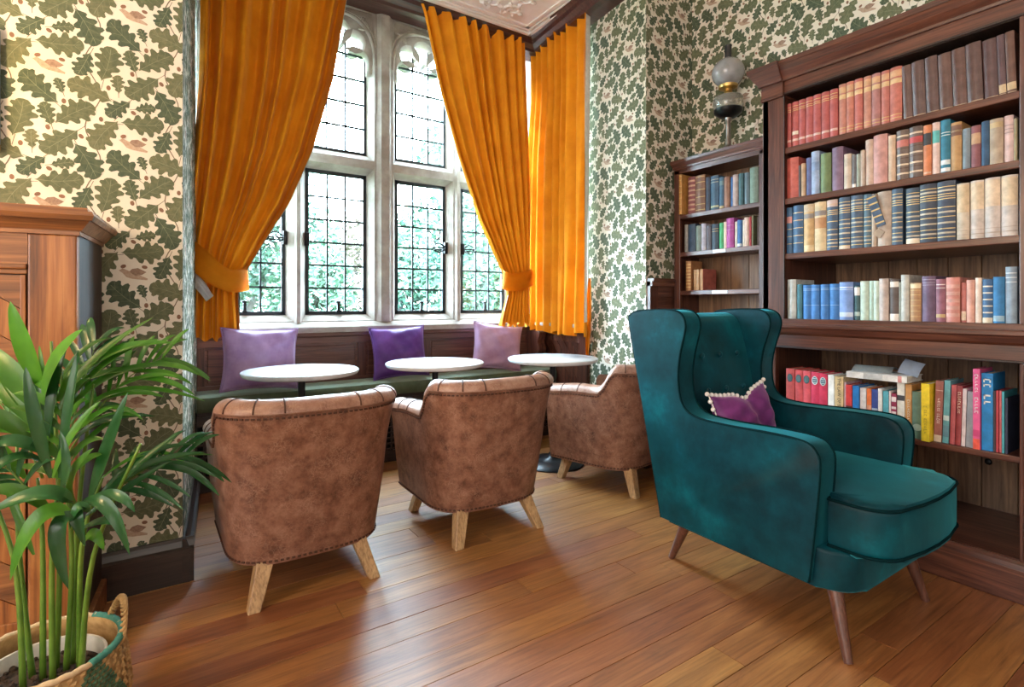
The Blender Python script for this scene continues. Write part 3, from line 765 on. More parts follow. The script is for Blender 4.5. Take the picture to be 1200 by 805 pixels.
leafcloud('garden_tree', [(-4.0, 16, 1.6, 1.7, 1.5), (-3.0, 16.4, 2.9, 1.5, 1.3), (-3.6, 16.2, 4.2, 1.4, 1.2)], 4200, 0.12, lm2, label='green tree seen through the leftmost lower light', seed=12)
leafcloud('garden_tree', [(11.5, 17, 2.0, 2.0, 1.8), (12.5, 17.5, 4.0, 1.9, 1.6), (11.8, 17.3, 5.8, 1.7, 1.5)], 5200, 0.13, lm2, label='green tree seen beside the right tied curtain', seed=13)
leafcloud('garden_tree', [(2.6, 20.5, 1.4, 1.7, 1.9), (1.6, 20.5, 2.9, 1.5, 1.3)], 4600, 0.13, lm1, label='dark leafy tree seen around the centre mullion', seed=14)
SH = [(-1.6, 'leftmost'), (0.6, 'second from left'), (2.8, 'third from left'), (5.0, 'third from right'), (7.2, 'second from right'), (9.4, 'rightmost')]
for k, (x, w_) in enumerate(SH):
    leafcloud('garden_shrub', [(x, 11.6, 0.9, 0.92, 1.2), (x + 0.2, 11.7, 1.75 + 0.25*math.sin(k*2.3), 0.72, 0.8), (x - 0.25, 11.7, 1.4, 0.66, 0.8)], 2600, 0.095, (lm1, lm2)[k % 2], label='rounded green shrub behind the hedge outside, %s of six' % w_, cat='shrub', seed=30+k, group='shrubs behind the hedge')
# ================================================================== WINDOW SEAT
xa, xb = XL(3.45) + 0.005, XR(3.45) - 0.035
seat = empty('window_seat', ((xa+xb)/2, 3.55, 0)); tag(seat, 'long dark wooden window seat with olive green cushion and pierced grille front', 'window seat')
ox, oy = seat.location.x, seat.location.y
def S(name, bm, mat, **k): return finish(name, bm, mat, seat, loc=(-ox, -oy, 0), **k)
bm = B()
prof = [(3.41, 0.452), (3.40, 0.47), (3.402, 0.505), (3.418, 0.53), (3.46, 0.538), (3.70, 0.535), (3.70, 0.452)]
prism(bm, prof, lambda u, v, t: (t, u, v), xa, xb); o = S('seat_cushion', bm, M['seatgreen'], smooth=True, angle=40); o['label'] = 'olive green velvet seat cushion'
bm = B(); box(bm, xa, xb, 3.43, 3.70, 0.425, 0.452, bev=0.004); S('seat_board', bm, M['dark'])
bm = B(); box(bm, xa, xb, 3.435, 3.46, 0.0, 0.075, bev=0.003); S('plinth', bm, M['dark'])
bm = B(); box(bm, xa, xb, 3.435, 3.46, 0.375, 0.425, bev=0.003); S('top_rail', bm, M['dark'])
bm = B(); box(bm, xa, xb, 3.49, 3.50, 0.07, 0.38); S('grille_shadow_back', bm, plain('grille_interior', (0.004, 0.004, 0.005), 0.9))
bm = B()                                        # pierced grille
nx = int((xb-xa)/0.040)
for i in range(nx+1):
    x = xa + i*(xb-xa)/nx; box(bm, x-0.006, x+0.006, 3.442, 3.452, 0.07, 0.38)
for j in range(9):
    z = 0.085 + j*0.036; box(bm, xa, xb, 3.4405, 3.4495, z-0.0055, z+0.0055)
o = S('grille', bm, M['dark']); o['kind'] = 'stuff'; o['label'] = 'pierced dark grille over the heater'
# panelled back
bm = B(); box(bm, xa, xb, 3.70, 3.725, 0.45, 0.86); S('back_board', bm, M['mahog_x'])
bm = B(); box(bm, xa, xb, 3.672, 3.715, 0.835, 0.865, bev=0.006); S('back_rail', bm, M['mahog_x'])
bm = B(); box(bm, xa, xb, 3.685, 3.71, 0.79, 0.835, bev=0.003); S('back_rail', bm, M['mahog_x'])
bm = B(); box(bm, xa, xb, 3.685, 3.71, 0.52, 0.56, bev=0.003); S('back_rail', bm, M['mahog_x'])
n = 5
for k in range(n+1):
    x = xa + 0.03 + (xb-xa-0.06)*k/n; bm = B(); box(bm, x-0.03, x+0.03, 3.686, 3.71, 0.56, 0.79, bev=0.002); S('back_stile', bm, M['mahog_v'])
for k in range(n):
    x0 = xa + 0.06 + (xb-xa-0.06)*k/n; x1 = xa + (xb-xa-0.06)*(k+1)/n
    bm = B(); box(bm, x0+0.012, x1-0.012, 3.695, 3.71, 0.572, 0.778, bev=0.006, seg=1); S('back_panel', bm, M['mahog_x'])
bm = B()                                        # scrolled end bracket
P = smooth_path([(3.70, 0.835), (3.52, 0.835), (3.51, 0.79), (3.53, 0.745), (3.505, 0.70), (3.52, 0.655), (3.60, 0.64), (3.70, 0.56)], 4)
prism(bm, [(p[0], p[1]) for p in P], lambda u, v, t: (t, u, v), xb-0.10, xb-0.03, bev=0.004); S('end_bracket', bm, M['mahog_v'])

# ---- cushions
def pillow(name, loc, w, h, th, rot, mat, label, pinch=0.0, seed=0, cat='cushion', group=None, pom=None):
    rn = random.Random(seed); ph = [rn.uniform(0, 6.28) for _ in range(6)]
    root = empty(name, loc); root.rotation_euler = rot; tag(root, label, cat, group)
    bm = B(); n = 25
    def P(u, v, s):
        a, b = u*2-1, v*2-1
        ex = 1 - 0.10*(1 - abs(b)**2.2)*abs(a)**3; ez = 1 - 0.10*(1 - abs(a)**2.2)*abs(b)**3
        t = ((1 - abs(a)**2.6)*(1 - abs(b)**2.6))**0.55
        wr = 0.008*math.sin(7*a + 4*b + ph[0]) + 0.006*math.sin(11*b - 6*a + ph[1]) + 0.004*math.sin(17*a + 9*b + ph[2])
        d = th/2*t*(1 + wr*11)
        x = a*w/2*ex; z = b*h/2*ez + h/2
        if pinch:
            k = math.exp(-((a-0.25 + 0.1*b)/0.22)**2); d *= 1 - 0.75*pinch*k; z -= pinch*k*0.05*max(0, b)
            z += pinch*0.03*abs(a)**2*max(0, b)
        return (x, s*d, z)
    for s in (-1, 1): grid(bm, n, n, lambda u, v: P(u, v, s))
    bmesh.ops.remove_doubles(bm, verts=bm.verts, dist=0.0005)
    finish('cover', bm, mat, root, smooth=True)
    bm = B(); ring = [P(t, 1, 1) for t in [k/20 for k in range(21)]] + [P(1, 1-t, 1) for t in [k/20 for k in range(1, 21)]] + [P(1-t, 0, 1) for t in [k/20 for k in range(1, 21)]] + [P(0, t, 1) for t in [k/20 for k in range(1, 20)]]
    tube(bm, ring, 0.004 if not pom else 0.003, n=6, closed=True); finish('piping', bm, pom or mat, root, smooth=True)
    if pom:
        q = [P(k/15, 1, 1) for k in range(16)] + [P(0, 1 - k/9, 1) for k in range(1, 10)] + [P(1, 1-k/9, 1) for k in range(1, 10)]
        for p in q:
            bm = B(); bmesh.ops.create_icosphere(bm, subdivisions=2, radius=0.009)
            v = Vector(p); c = Vector((0, 0, h/2)); o = v + (v - c).normalized()*0.008
            finish('pompom', bm, pom, root, smooth=True, loc=o)
    return root
pillow('cushion', (0.535, 3.455, 0.545), 0.43, 0.37, 0.12, (R(-8), R(2), R(3)), M['lilac'], 'crumpled lilac velvet cushion at left end of the window seat', seed=1, group='cushions on the window seat')
pillow('cushion', (1.44, 3.505, 0.545), 0.40, 0.36, 0.13, (R(-12), R(-2), R(-3)), M['purple'], 'deep purple velvet cushion in middle of the window seat', seed=2, group='cushions on the window seat')
pillow('cushion', (2.185, 3.465, 0.552), 0.42, 0.36, 0.13, (R(-12), R(8), R(-8)), M['mauve'], 'pinkish mauve velvet cushion at right end of the window seat', seed=3, group='cushions on the window seat')

# ================================================================== CAFE TABLES
def cafe_table(loc, label):
    root = empty('cafe_table', loc); tag(root, label, 'table', 'round marble tables in the bay')
    bm = B(); lathe(bm, [(0.0005, 0.672), (0.275, 0.672), (0.290, 0.677), (0.297, 0.688), (0.297, 0.697), (0.292, 0.701), (0.0005, 0.702)], n=64, cap=False)
    finish('marble_top', bm, M['marble'], root, smooth=True, angle=50, rot=(0, 0, loc[0]))
    bm = B(); lathe(bm, [(0.0005, 0.66), (0.09, 0.66), (0.09, 0.672), (0.0005, 0.672)], n=24, cap=False); finish('top_plate', bm, M['black'], root)
    bm = B(); lathe(bm, [(0.019, 0.03), (0.019, 0.665)], n=20); finish('pole', bm, M['black'], root, smooth=True, angle=50)
    bm = B(); lathe(bm, [(0.0005, 0.0), (0.20, 0.0), (0.205, 0.006), (0.195, 0.016), (0.10, 0.028), (0.035, 0.045), (0.024, 0.075), (0.0005, 0.075)], n=48, cap=False); finish('base', bm, M['black'], root, smooth=True, angle=60)
    return root
cafe_table((0.672, 3.03, 0), 'round white marble cafe table before the lilac cushion')
cafe_table((1.442, 2.99, 0), 'round white marble cafe table before the deep purple cushion')
cafe_table((2.205, 2.80, 0), 'round white marble cafe table before the mauve cushion')

# ================================================================== TUB CHAIRS
def tub_plan(q, off=0.0, arm=False):
    """points of the U from front left round the back to front right at height fraction q"""
    w = 0.272 + 0.050*q - off; yr = -(0.235 + 0.095*q) + off; yc = -0.02; pts = []
    for k in range(8): pts.append((-w - 0.012*(1-k/8)*0, 0.285 - (0.285-yc)*k/8))
    n = 30
    for k in range(n+1):
        a = -math.pi/2 + math.pi*k/n
        sx = math.copysign(abs(math.sin(a))**0.62, math.sin(a)); cy = abs(math.cos(a))**0.72
        pts.append((w*sx, yc - (yc - yr)*cy))
    for k in range(7, -1, -1): pts.append((w, 0.285 - (0.285-yc)*k/8))
    return pts
def tub_top(i, pts):
    y = pts[i][1]
    return 0.592 + 0.125*sstep(-0.085, -0.165, y) if y < 0 else 0.592 - 0.02*sstep(0.05, 0.285, y)
def make_tub():
    root = empty('tub_chair')
    base = tub_plan(0.6); N = len(base)
    tops = []
    for i in range(N):
        y = base[i][1]; t = sstep(0.075, 0.165, -y)
        tops.append(0.592 + 0.128*t - 0.02*sstep(0.05, 0.285, y))
    ZB0 = 0.135; NL = 12
    def outer(i, z):
        q = (z - ZB0)/(0.72 - ZB0)
        p = tub_plan(max(0, q))[i]
        puff = 0.010*math.sin(min(1, max(0, q))*math.pi)
        nl = Vector(p).normalized() if Vector(p).length else Vector((0, -1))
        back = sstep(0.06, 0.16, -base[i][1])
        fl = 0.022*back*sstep(0.62, 1.0, q)
        return Vector((p[0] + nl.x*(puff + fl), p[1] + nl.y*(puff+fl), z))
    cache = {}
    def OUT(i, z):
        k = (i, round(z, 5))
        if k not in cache: cache[k] = outer(i, z)
        return cache[k]
    bm = B(); vs = []
    for i in range(N):
        col = []
        for j in range(NL+1):
            z = ZB0 + (tops[i] - 0.035 - ZB0)*j/NL
            col.append(bm.verts.new(OUT(i, z)))
        vs.append(col)
    for i in range(N-1):
        for j in range(NL): bm.faces.new([vs[i][j], vs[i+1][j], vs[i+1][j+1], vs[i][j+1]])
    bm.faces.new([c[0] for c in vs])             # underside
    finish('outer_shell', bm, M['leather'], root, smooth=True, angle=60)
    # padded roll over the top and down the inside
    th = 0.088; prof = []
    def roll(i):
        y = base[i][1]; zt = tops[i]; o = OUT(i, zt - 0.035)
        p = Vector(base[i]); inn = -Vector((p.x, p.y + 0.0)).normalized()
        # inward normal of the U
        a, b = Vector(base[max(0, i-1)]), Vector(base[min(N-1, i+1)]); d = (b-a).normalized(); inn = Vector((-d.y, d.x))
        if inn.dot(-p) < 0: inn = -inn
        r = th/2; c = Vector((o.x, o.y)) + inn*r
        out = []
        for k in range(11):
            a = math.pi - math.pi*k/10
            rr = r + 0.008
            out.append(Vector((c.x - inn.x*(-math.cos(a))*rr*-1*-1 if False else c.x + inn.x*math.cos(a)*rr*1.0, c.y + inn.y*math.cos(a)*rr, zt - 0.035 + math.sin(a)*0.042)))
        return out, inn, c
    bm = B(); vs = []; ins = []
    for i in range(N):
        ring, inn, c = roll(i)
        low = []
        for z in (0.50, 0.42, 0.34):
            e = c + inn*(th/2 + 0.004); low.append(Vector((e.x, e.y, min(z, tops[i]-0.05))))
        vs.append([bm.verts.new(v) for v in ring + low])
    for i in range(N-1):
        for j in range(len(vs[0])-1): bm.faces.new([vs[i][j], vs[i+1][j], vs[i+1][j+1], vs[i][j+1]])
    # arm fronts
    for i in (0, N-1):
        ring, inn, c = roll(i); z0 = ZB0
        lowo = [OUT(i, ZB0 + (tops[i]-0.035-ZB0)*j/6) for j in range(7)]
        e = c + inn*(th/2 + 0.004)
        poly = [bm.verts.new(v + Vector((0, 0.004, 0))) for v in lowo[:-1] + ring + [Vector((e.x, e.y, 0.34)), Vector((e.x, e.y, ZB0))]]
        bm.faces.new(poly)
    finish('padded_back_and_arms', bm, M['leather_lit'], root, smooth=True, angle=70)
    # stitched studs along the top edge of the shell and round its bottom
    bm = B()
    def dots(path, step=0.019, r=0.0042):
        acc = 0
        for a, b in zip(path, path[1:]):
            L = (b-a).length
            while acc < L:
                p = a + (b-a)*(acc/L)
                d = (b-a).normalized(); Mx = Matrix.Translation(p) @ d.to_track_quat('X', 'Z').to_matrix().to_4x4()
                box(bm, -r*1.3, r*1.3, -r*0.75, r*0.75, -r*0.75, r*0.75, M4=Mx); acc += step
            acc -= L
    edge = [OUT(i, tops[i]-0.052) for i in range(N)]
    edge = [p + Vector((p.x, p.y, 0)).normalized()*0.003 for p in edge]
    dots(edge); dots([OUT(i, ZB0 + 0.012) + Vector((OUT(i, ZB0+0.012).x, OUT(i, ZB0+0.012).y, 0)).normalized()*0.002 for i in range(N)])
    finish('stud_trim', bm, M['seam'], root)['kind'] = 'stuff'
    bm = B(); tube(bm, [OUT(i, tops[i]-0.036) + Vector((OUT(i, tops[i]-0.036).x, OUT(i, tops[i]-0.036).y, 0)).normalized()*0.002 for i in range(N)], 0.005, n=6)
    finish('welt', bm, M['leather_lit'], root, smooth=True)
    # channel seams across the roll
    for i in (3, 6, 14, 18, 21, 25, 28, 32, 40, 43):
        ring, inn, c = roll(i)
        bm = B(); tube(bm, [v + Vector((0, 0, 0.0005)) for v in ring] + [Vector((c.x + inn.x*(th/2+.005), c.y + inn.y*(th/2+.005), tops[i]-0.09)), Vector((c.x + inn.x*(th/2+.005), c.y + inn.y*(th/2+.005), 0.44))], 0.0032, n=5)
        finish('channel_seam', bm, M['seam'], root, smooth=True)
    bm = B(); box(bm, -0.205, 0.205, -0.20, 0.30, 0.33, 0.455, bev=0.04, seg=4); finish('seat_cushion', bm, M['leather_lit'], root, smooth=True)
    bm = B(); box(bm, -0.20, 0.20, 0.20, 0.278, 0.137, 0.335, bev=0.012); finish('front_rail', bm, M['leather'], root, smooth=True, angle=50)
    for sx in (-1, 1):
        for sy in (-1, 1):
            bm = B(); tx, ty = sx*0.165, (0.225 if sy > 0 else -0.185); fx, fy = sx*0.212, (0.258 if sy > 0 else -0.250)
            a, b = 0.029, 0.0205
            lo = [bm.verts.new((fx+i*b, fy+j*b, 0)) for i, j in ((-1,-1),(1,-1),(1,1),(-1,1))]
            hi = [bm.verts.new((tx+i*a, ty+j*a, 0.15)) for i, j in ((-1,-1),(1,-1),(1,1),(-1,1))]
            bm.faces.new(lo[::-1]); bm.faces.new(hi)
            for k in range(4): bm.faces.new([lo[k], lo[(k+1)%4], hi[(k+1)%4], hi[k]])
            bmesh.ops.bevel(bm, geom=bm.edges[:], offset=0.003, segments=1, affect='EDGES')
            finish('leg', bm, M['oakleg'], root)
    return root
def copy_tree(o, parent=None):
    c = o.copy(); COL.objects.link(c); c.parent = parent
    for ch in [x for x in bpy.data.objects if x.parent == o]: copy_tree(ch, c)
    return c
tub = make_tub()
spots = [((0.50, 2.27, 0), 0.5, 'tan distressed leather tub chair nearest the potted palm'),
         ((1.315, 2.295, 0), -1.5, 'tan distressed leather tub chair in the middle of the row of three'),
         ((2.335, 2.345, 0), 13, 'tan distressed leather tub chair partly behind the teal armchair')]
for k, (loc, a, lab) in enumerate(spots):
    o = tub if k == 0 else copy_tree(tub)
    o.location = loc; o.rotation_euler = (0, 0, R(a)); tag(o, lab, 'chair', 'leather tub chairs at the cafe tables')

# ================================================================== TEAL WING CHAIR
WX, WY = 2.0, 1.12
wing = empty('wing_armchair', (WX, WY, 0)); tag(wing, 'teal velvet wingback armchair with tapered walnut legs before the bookcase', 'armchair')
def WC(name, bm, mat, **k): return finish(name, bm, mat, wing, loc=(-WX, -WY, 0), **k)
side_prof = smooth_path([(0.855, 0.205), (0.835, 0.40), (0.822, 0.555), (0.832, 0.605), (0.87, 0.630), (0.98, 0.634), (1.15, 0.628), (1.27, 0.632), (1.325, 0.655), (1.35, 0.70), (1.357, 0.78), (1.345, 0.86), (1.325, 0.93), (1.318, 0.975), (1.335, 1.012), (1.38, 1.028), (1.48, 1.028), (1.565, 1.022), (1.60, 1.005), (1.605, 0.97), (1.55, 0.68), (1.47, 0.32), (1.445, 0.205)], 5, closed=False)
prof2 = [(p[0], p[1]) for p in side_prof]
def narrow(v):
    k = 1 - 0.075*sstep(0.85, 1.55, v.y) * (1 - 0.45*sstep(0.6, 1.0, v.z)); v.x = WX + (v.x-WX)*k
    # the wing bows outwards a little
    return v
for s in (-1, 1):
    bm = B(); prism(bm, prof2, lambda u, v, t: (t, u, v), WX + s*0.243, WX + s*0.342, bev=0.020, seg=3)
    for v in bm.verts: narrow(v.co)
    WC('arm_and_wing', bm, M['teal'], smooth=True, angle=50)
    bm = B()
    for x in (0.338, 0.247):
        tube(bm, [narrow(Vector((WX + s*x, p[0] + (0.012 if False else 0), p[1]))) for p in side_prof], 0.0045, n=6)
    WC('piping', bm, M['tealpipe'], smooth=True)
# back
bp = smooth_path([(1.355, 0.40), (1.375, 0.60), (1.415, 0.80), (1.452, 0.93), (1.475, 0.985), (1.52, 1.012), (1.565, 1.005), (1.585, 0.97), (1.54, 0.68), (1.445, 0.21)], 5)
bm = B()
def bk(u, v):
    i = u*(len(bp)-1); a = bp[int(i)]; x = (v*2-1)
    return narrow(Vector((WX + x*0.252, a[0] - (0.018*(1-x*x) if a[0] < 1.5 and i < len(bp)*0.55 else 0), a[1])))
vs = grid(bm, len(bp), 13, bk); bm.faces.new([c[0] for c in vs]); bm.faces.new([c[-1] for c in vs])
bm.faces.new(vs[0] + vs[-1][::-1])
WC('backrest', bm, M['teal'], smooth=True, angle=60)
for z, y in ((0.84, 1.408), (0.70, 1.378), (0.58, 1.356)):
    for x in (-0.12, 0.0, 0.12):
        bm = B(); bmesh.ops.create_uvsphere(bm, u_segments=12, v_segments=8, radius=0.0125, matrix=Matrix.Translation((WX + x, y - 0.010, z)) @ Matrix.Diagonal((1, 0.6, 1, 1)))
        WC('button', bm, M['teal'], smooth=True)
# base rail
def round_rect(x0, x1, y0, y1, rf, rb, n=7):
    out = []
    for cx, cy, r, a0 in ((x1-rf, y0+rf, rf, -90), (x1-rb, y1-rb, rb, 0), (x0+rb, y1-rb, rb, 90), (x0+rf, y0+rf, rf, 180)):
        for k in range(n+1): a = R(a0 + 90*k/n); out.append((cx + r*math.cos(a), cy + r*math.sin(a)))
    return out
bm = B(); prism(bm, round_rect(WX-0.318, WX+0.318, 0.745, 1.44, 0.10, 0.02), lambda u, v, t: (u, v, t), 0.190, 0.312, bev=0.012, seg=3)
for v in bm.verts: narrow(v.co)
WC('base_rail', bm, M['teal'], smooth=True, angle=50)
# T-shaped seat cushion
tee = [(WX-0.232, 1.37)] + [(WX-0.232, 0.835)] + [(WX-0.285, 0.825)]
tee += [(WX-0.285+0.09 - 0.09*math.cos(a), 0.745 - 0.09*math.sin(a)) for a in [R(90*k/7) for k in range(8)]]
tee += [(WX + x, 0.655 - 0.018*(1-(x/0.2)**2)) for x in (-0.1, 0.0, 0.1)]
tee += [(WX+0.285-0.09 + 0.09*math.sin(a), 0.745 - 0.09*math.cos(a)) for a in [R(90*k/7) for k in range(8)]]
tee += [(WX+0.285, 0.825), (WX+0.232, 0.835), (WX+0.232, 1.37)]
bm = B(); prism(bm, tee, lambda u, v, t: (u, v, t), 0.305, 0.468, bev=0.028, seg=4)
bmesh.ops.triangulate(bm, faces=[f for f in bm.faces if len(f.verts) > 8])
bmesh.ops.subdivide_edges(bm, edges=[e for e in bm.edges if e.calc_length() > 0.12], cuts=2, use_grid_fill=True)
for v in bm.verts:
    x, y = v.co.x - WX, v.co.y
    crown = max(0, 1-(x/0.29)**2)*max(0, 1-((y-1.0)/0.40)**2)
    if v.co.z > 0.42: v.co.z += 0.022*crown
    elif 0.33 < v.co.z < 0.42: pass
WC('seat_cushion', bm, M['teal'], smooth=True, angle=60)
for z in (0.458, 0.318):
    bm = B(); tube(bm, [(x + (0.001 if x > WX else -0.001), y - 0.001, z) for x, y in tee[1:-1]], 0.0048, n=6); WC('piping', bm, M['tealpipe'], smooth=True)
for (fx, fy), (tx, ty) in (((1.694, 0.757), (1.745, 0.825)), ((2.282, 0.765), (2.245, 0.825)), ((1.795, 1.485), (1.785, 1.385)), ((2.205, 1.485), (2.215, 1.385))):
    bm = B(); tube(bm, [(fx, fy, 0.0), (fx + (tx-fx)*.5, fy + (ty-fy)*.5, 0.105), (tx, ty, 0.215)], [0.0125, 0.0185, 0.0245], n=20); WC('leg', bm, M['walleg'], smooth=True, angle=50)
pillow('cushion', (1.98, 1.235, 0.472), 0.40, 0.235, 0.11, (R(-14), R(-3), R(3)), M['plum'], 'small plum velvet cushion with white pompom edge on teal armchair', pinch=0.55, seed=8, pom=M['pom'])

# ================================================================== CURTAINS
def boundary(pts, fn): return sorted([(fn(*p).z, fn(*p)) for p in pts], key=lambda q: q[0])
def blerp(tab, z):
    if z <= tab[0][0]: return Vector(tab[0][1][:2])
    for (a, p), (c, q) in zip(tab, tab[1:]):
        if z <= c: return Vector(p[:2]).lerp(Vector(q[:2]), (z-a)/(c-a))
    return Vector(tab[-1][1][:2])
def drape(name, label, left, right, zt, zhem, nf, amp, seed, normal, tie=None, hemwave=0.012):
    """left/right: lists (z, xyz); folds push along normal (towards the room)"""
    rn = random.Random(seed); root = empty(name, ((left[0][1].x+right[0][1].x)/2, (left[0][1].y+right[0][1].y)/2, zhem)); tag(root, label, 'curtain', 'amber velvet curtains in the bay')
    off = -Vector(root.location)
    ph = [rn.uniform(0, 6.28) for _ in range(8)]; N = nf*12; NV = 70
    wob = [rn.uniform(0.5, 1.15) for _ in range(nf+3)]
    nx = Vector((normal[0], normal[1]))
    def P(u, v, push=0.0):
        z = zt + (zhem - zt)*v; z2 = z + (hemwave*math.sin(u*nf*4.1 + ph[3]) - 0.05*(1-u)*0)*v**8
        a, b = blerp(left, z), blerp(right, z)
        w = u + 0.022*math.sin(6.28*u*2.3 + ph[0]) + 0.010*math.sin(v*5 + 9*u + ph[1]); w = max(0, min(1, w))
        p = a.lerp(b, w)
        A = interp(amp, z); s = u*nf; k = wob[int(s)]*(1-(s%1)) + wob[int(s)+1]*(s%1)
        f = math.sin(6.28*s + 0.7*math.sin(v*3.2 + ph[2] + u*4) + ph[4])
        f = math.copysign(abs(f)**0.8, f)
        f2 = 0.28*math.sin(6.28*s*2.1 + ph[5] + v*2.5) + 0.35*math.sin(u*7 + v*4 + ph[6])
        pt = p + nx*(A*(f*k + f2*0.7) + push)
        return Vector((pt.x, pt.y, z2)) + off
    bm = B(); vs = grid(bm, N, NV, lambda u, v: P(u, v)); bm.normal_update()
    flip = 1.0 if sum(v.normal.x*nx.x + v.normal.y*nx.y for c in vs for v in c) > 0 else -1.0
    back = [[v.co - v.normal*flip*0.0035 for v in c[:-3]] for c in vs]
    o = finish('velvet', bm, M['velvet_amber'], root, smooth=True)
    bm = B(); bv = [[bm.verts.new(p) for p in c] for c in back]
    for i in range(len(bv)-1):
        for j in range(len(bv[0])-1): bm.faces.new([bv[i][j], bv[i+1][j], bv[i+1][j+1], bv[i][j+1]])
    finish('lining', bm, M['lining'], root, smooth=True)
    return root, off, P
YC = 3.53
f_ = lambda x, y: on_y(x, y, YC)
# left curtain
lft = boundary([(226, -52), (228, 0), (228, 100), (224, 180), (220, 240), (217, 290), (220, 322), (221, 345), (217, 395)], f_)
rgt = boundary([(409, -52), (405, 0), (387, 100), (363, 180), (336, 240), (304, 290), (284, 324), (278, 345), (281, 390)], f_)
r, off, P = drape('curtain', 'amber velvet curtain on the left of the window, tied back with a sash', lft, rgt, 3.18, 0.85, 7, [(0.8, 0.040), (1.1, 0.034), (1.22, 0.020), (1.35, 0.030), (1.8, 0.062), (3.2, 0.062)], 4, (0, -1))
def sash(root, off, pts, half, mat, name='tieback'):
    bm = B(); path = smooth_path(pts, 6); n = len(path)
    def g(u, v):
        p = Vector(path[min(n-1, int(round(u*(n-1))))]); d = Vector(path[min(n-1, int(round(u*(n-1)))+1)]) - Vector(path[max(0, int(round(u*(n-1)))-1)])
        d.normalize(); up = Vector((0, 0, 1)); up = (up - d*up.dot(d)).normalized()
        t = v*2-1; h = half if not callable(half) else half(u)
        return p + up*h*t + Vector((0, -1, 0))*0.010*(1-t*t) + Vector((0, 0.004*math.sin(t*9), 0)) + off
    grid(bm, n, 9, g)
    bmesh.ops.solidify(bm, geom=bm.faces[:], thickness=0.006)
    o = finish(name, bm, mat, root, smooth=True); return o
q = lambda x, y, Y: on_y(x, y, Y)
sash(r, off, [q(215, 286, 3.55), q(224, 296, 3.47), q(238, 309, 3.43), q(254, 322, 3.425), q(270, 329, 3.44), q(284, 328, 3.48), q(291, 326, 3.55)], lambda u: 0.075 - 0.012*math.sin(u*3.1), M['velvet_amber'])
# the sash's second fall, tucked below
sash(r, off, [q(214, 312, 3.56), q(224, 322, 3.475), q(236, 336, 3.45), q(246, 350, 3.47)], 0.028, M['lining'], 'sash_underside')
# right-hand curtain on the window wall
lft = boundary([(486, -8), (494, 14), (513, 100), (534, 180), (560, 258), (582, 305), (592, 325), (594, 345), (585, 380)], f_)
rgt = boundary([(619, 40), (620, 130), (621, 200), (621, 280), (620, 325), (620, 345), (622, 382)], f_)
r, off, P = drape('curtain', 'amber velvet curtain right of the window, gathered by a tieback', lft, rgt, 3.18, 0.89, 9, [(0.85, 0.034), (1.08, 0.022), (1.22, 0.020), (1.6, 0.036), (3.2, 0.036)], 9, (0, -1), hemwave=0.02)
sash(r, off, [q(588, 324, 3.56), q(591, 328, 3.47), q(600, 331, 3.445), q(612, 329, 3.45), q(621, 326, 3.48), q(625, 325, 3.56)], 0.068, M['velvet_amber'])
# straight curtain on the return
def on_ret(px, py, inset=0.115):
    a, b = ray(px); d = (2.653 - 0.097*2.4 - inset)/(a - 0.097*b)
    return Vector((a*d, b*d, CAMH + (HZ - py)*d/F))
lft = boundary([(617, 48), (624, 70), (625, 120), (620, 200), (619, 250), (618, 300), (618, 392)], on_ret)
rgt = boundary([(689, 5), (689, 200), (688, 300), (686, 388)], on_ret)
r, off, P = drape('curtain', 'amber velvet curtain hanging straight at the right return of the bay', lft, rgt, 3.18, 0.83, 8, [(0.8, 0.046), (3.2, 0.042)], 21, (-0.995, 0.097), hemwave=0.015)
bm = B(); grid(bm, 12, 20, lambda u, v: on_ret(691 - 3*v + 4*(u-0.5)*math.sin(v*3.1), 326 + 90*v, 0.03 + 0.05*abs(u-0.5)) + off + Vector((0.0, (u-0.5)*0.07*(0.4 + math.sin(v*3.1)), 0)))
bmesh.ops.solidify(bm, geom=bm.faces[:], thickness=0.006); finish('hanging_sash', bm, M['velvet_amber'], r, smooth=True)
# ================================================================== BOOKCASES
def case(root, x0, name, bm, mat, **k): return finish(name, bm, mat, root, loc=(-root.location.x, -root.location.y, 0), **k)
XW = 3.10
XU, XLo = 2.555, 2.535                          # faces of the upper and lower stages
YE = 1.543                                      # left end of the tall case
tall = empty('bookcase', (2.83, 0.60, 0)); tag(tall, 'tall dark mahogany bookcase with moulded cornice behind the teal armchair', 'bookcase')
def C_(name, mat, fn, **k):
    bm = B(); fn(bm); o = finish(name, bm, mat, tall, loc=(-2.83, -0.60, 0), **k); return o
YR = -0.42                                      # right end, beyond the frame
SB = [(1.433, 0.580), (0.470, -0.31)]           # two bays (left, right edge of the openings)
C_('plinth', M['mahog'], lambda b: box(b, XLo-0.010, XW, YR, YE, 0, 0.118, bev=0.003))
C_('plinth_moulding', M['mahog'], lambda b: prism(b, [(XLo-0.010, 0.118), (XLo-0.006, 0.135), (XLo+0.004, 0.146), (XW, 0.146), (XW, 0.118)], lambda u, v, t: (u, t, v), YR, YE))
C_('end_panel', M['mahog_v'], lambda b: box(b, XLo+0.02, XW, YE-0.03, YE-0.004, 0.146, 2.07))
C_('end_panel', M['mahog_v'], lambda b: box(b, XLo+0.02, XW, YR+0.004, YR+0.03, 0.146, 2.07))
C_('centre_panel', M['mahog_v'], lambda b: box(b, XU+0.028, XW-0.024, 0.474, 0.576, 0.982, 2.07))
C_('centre_panel', M['mahog_v'], lambda b: box(b, XLo+0.028, XW-0.024, 0.505, 0.572, 0.146, 0.906))
C_('inner_side', M['mahog_v'], lambda b: box(b, XU+0.028, XW-0.024, 1.437, 1.47, 0.982, 2.07))
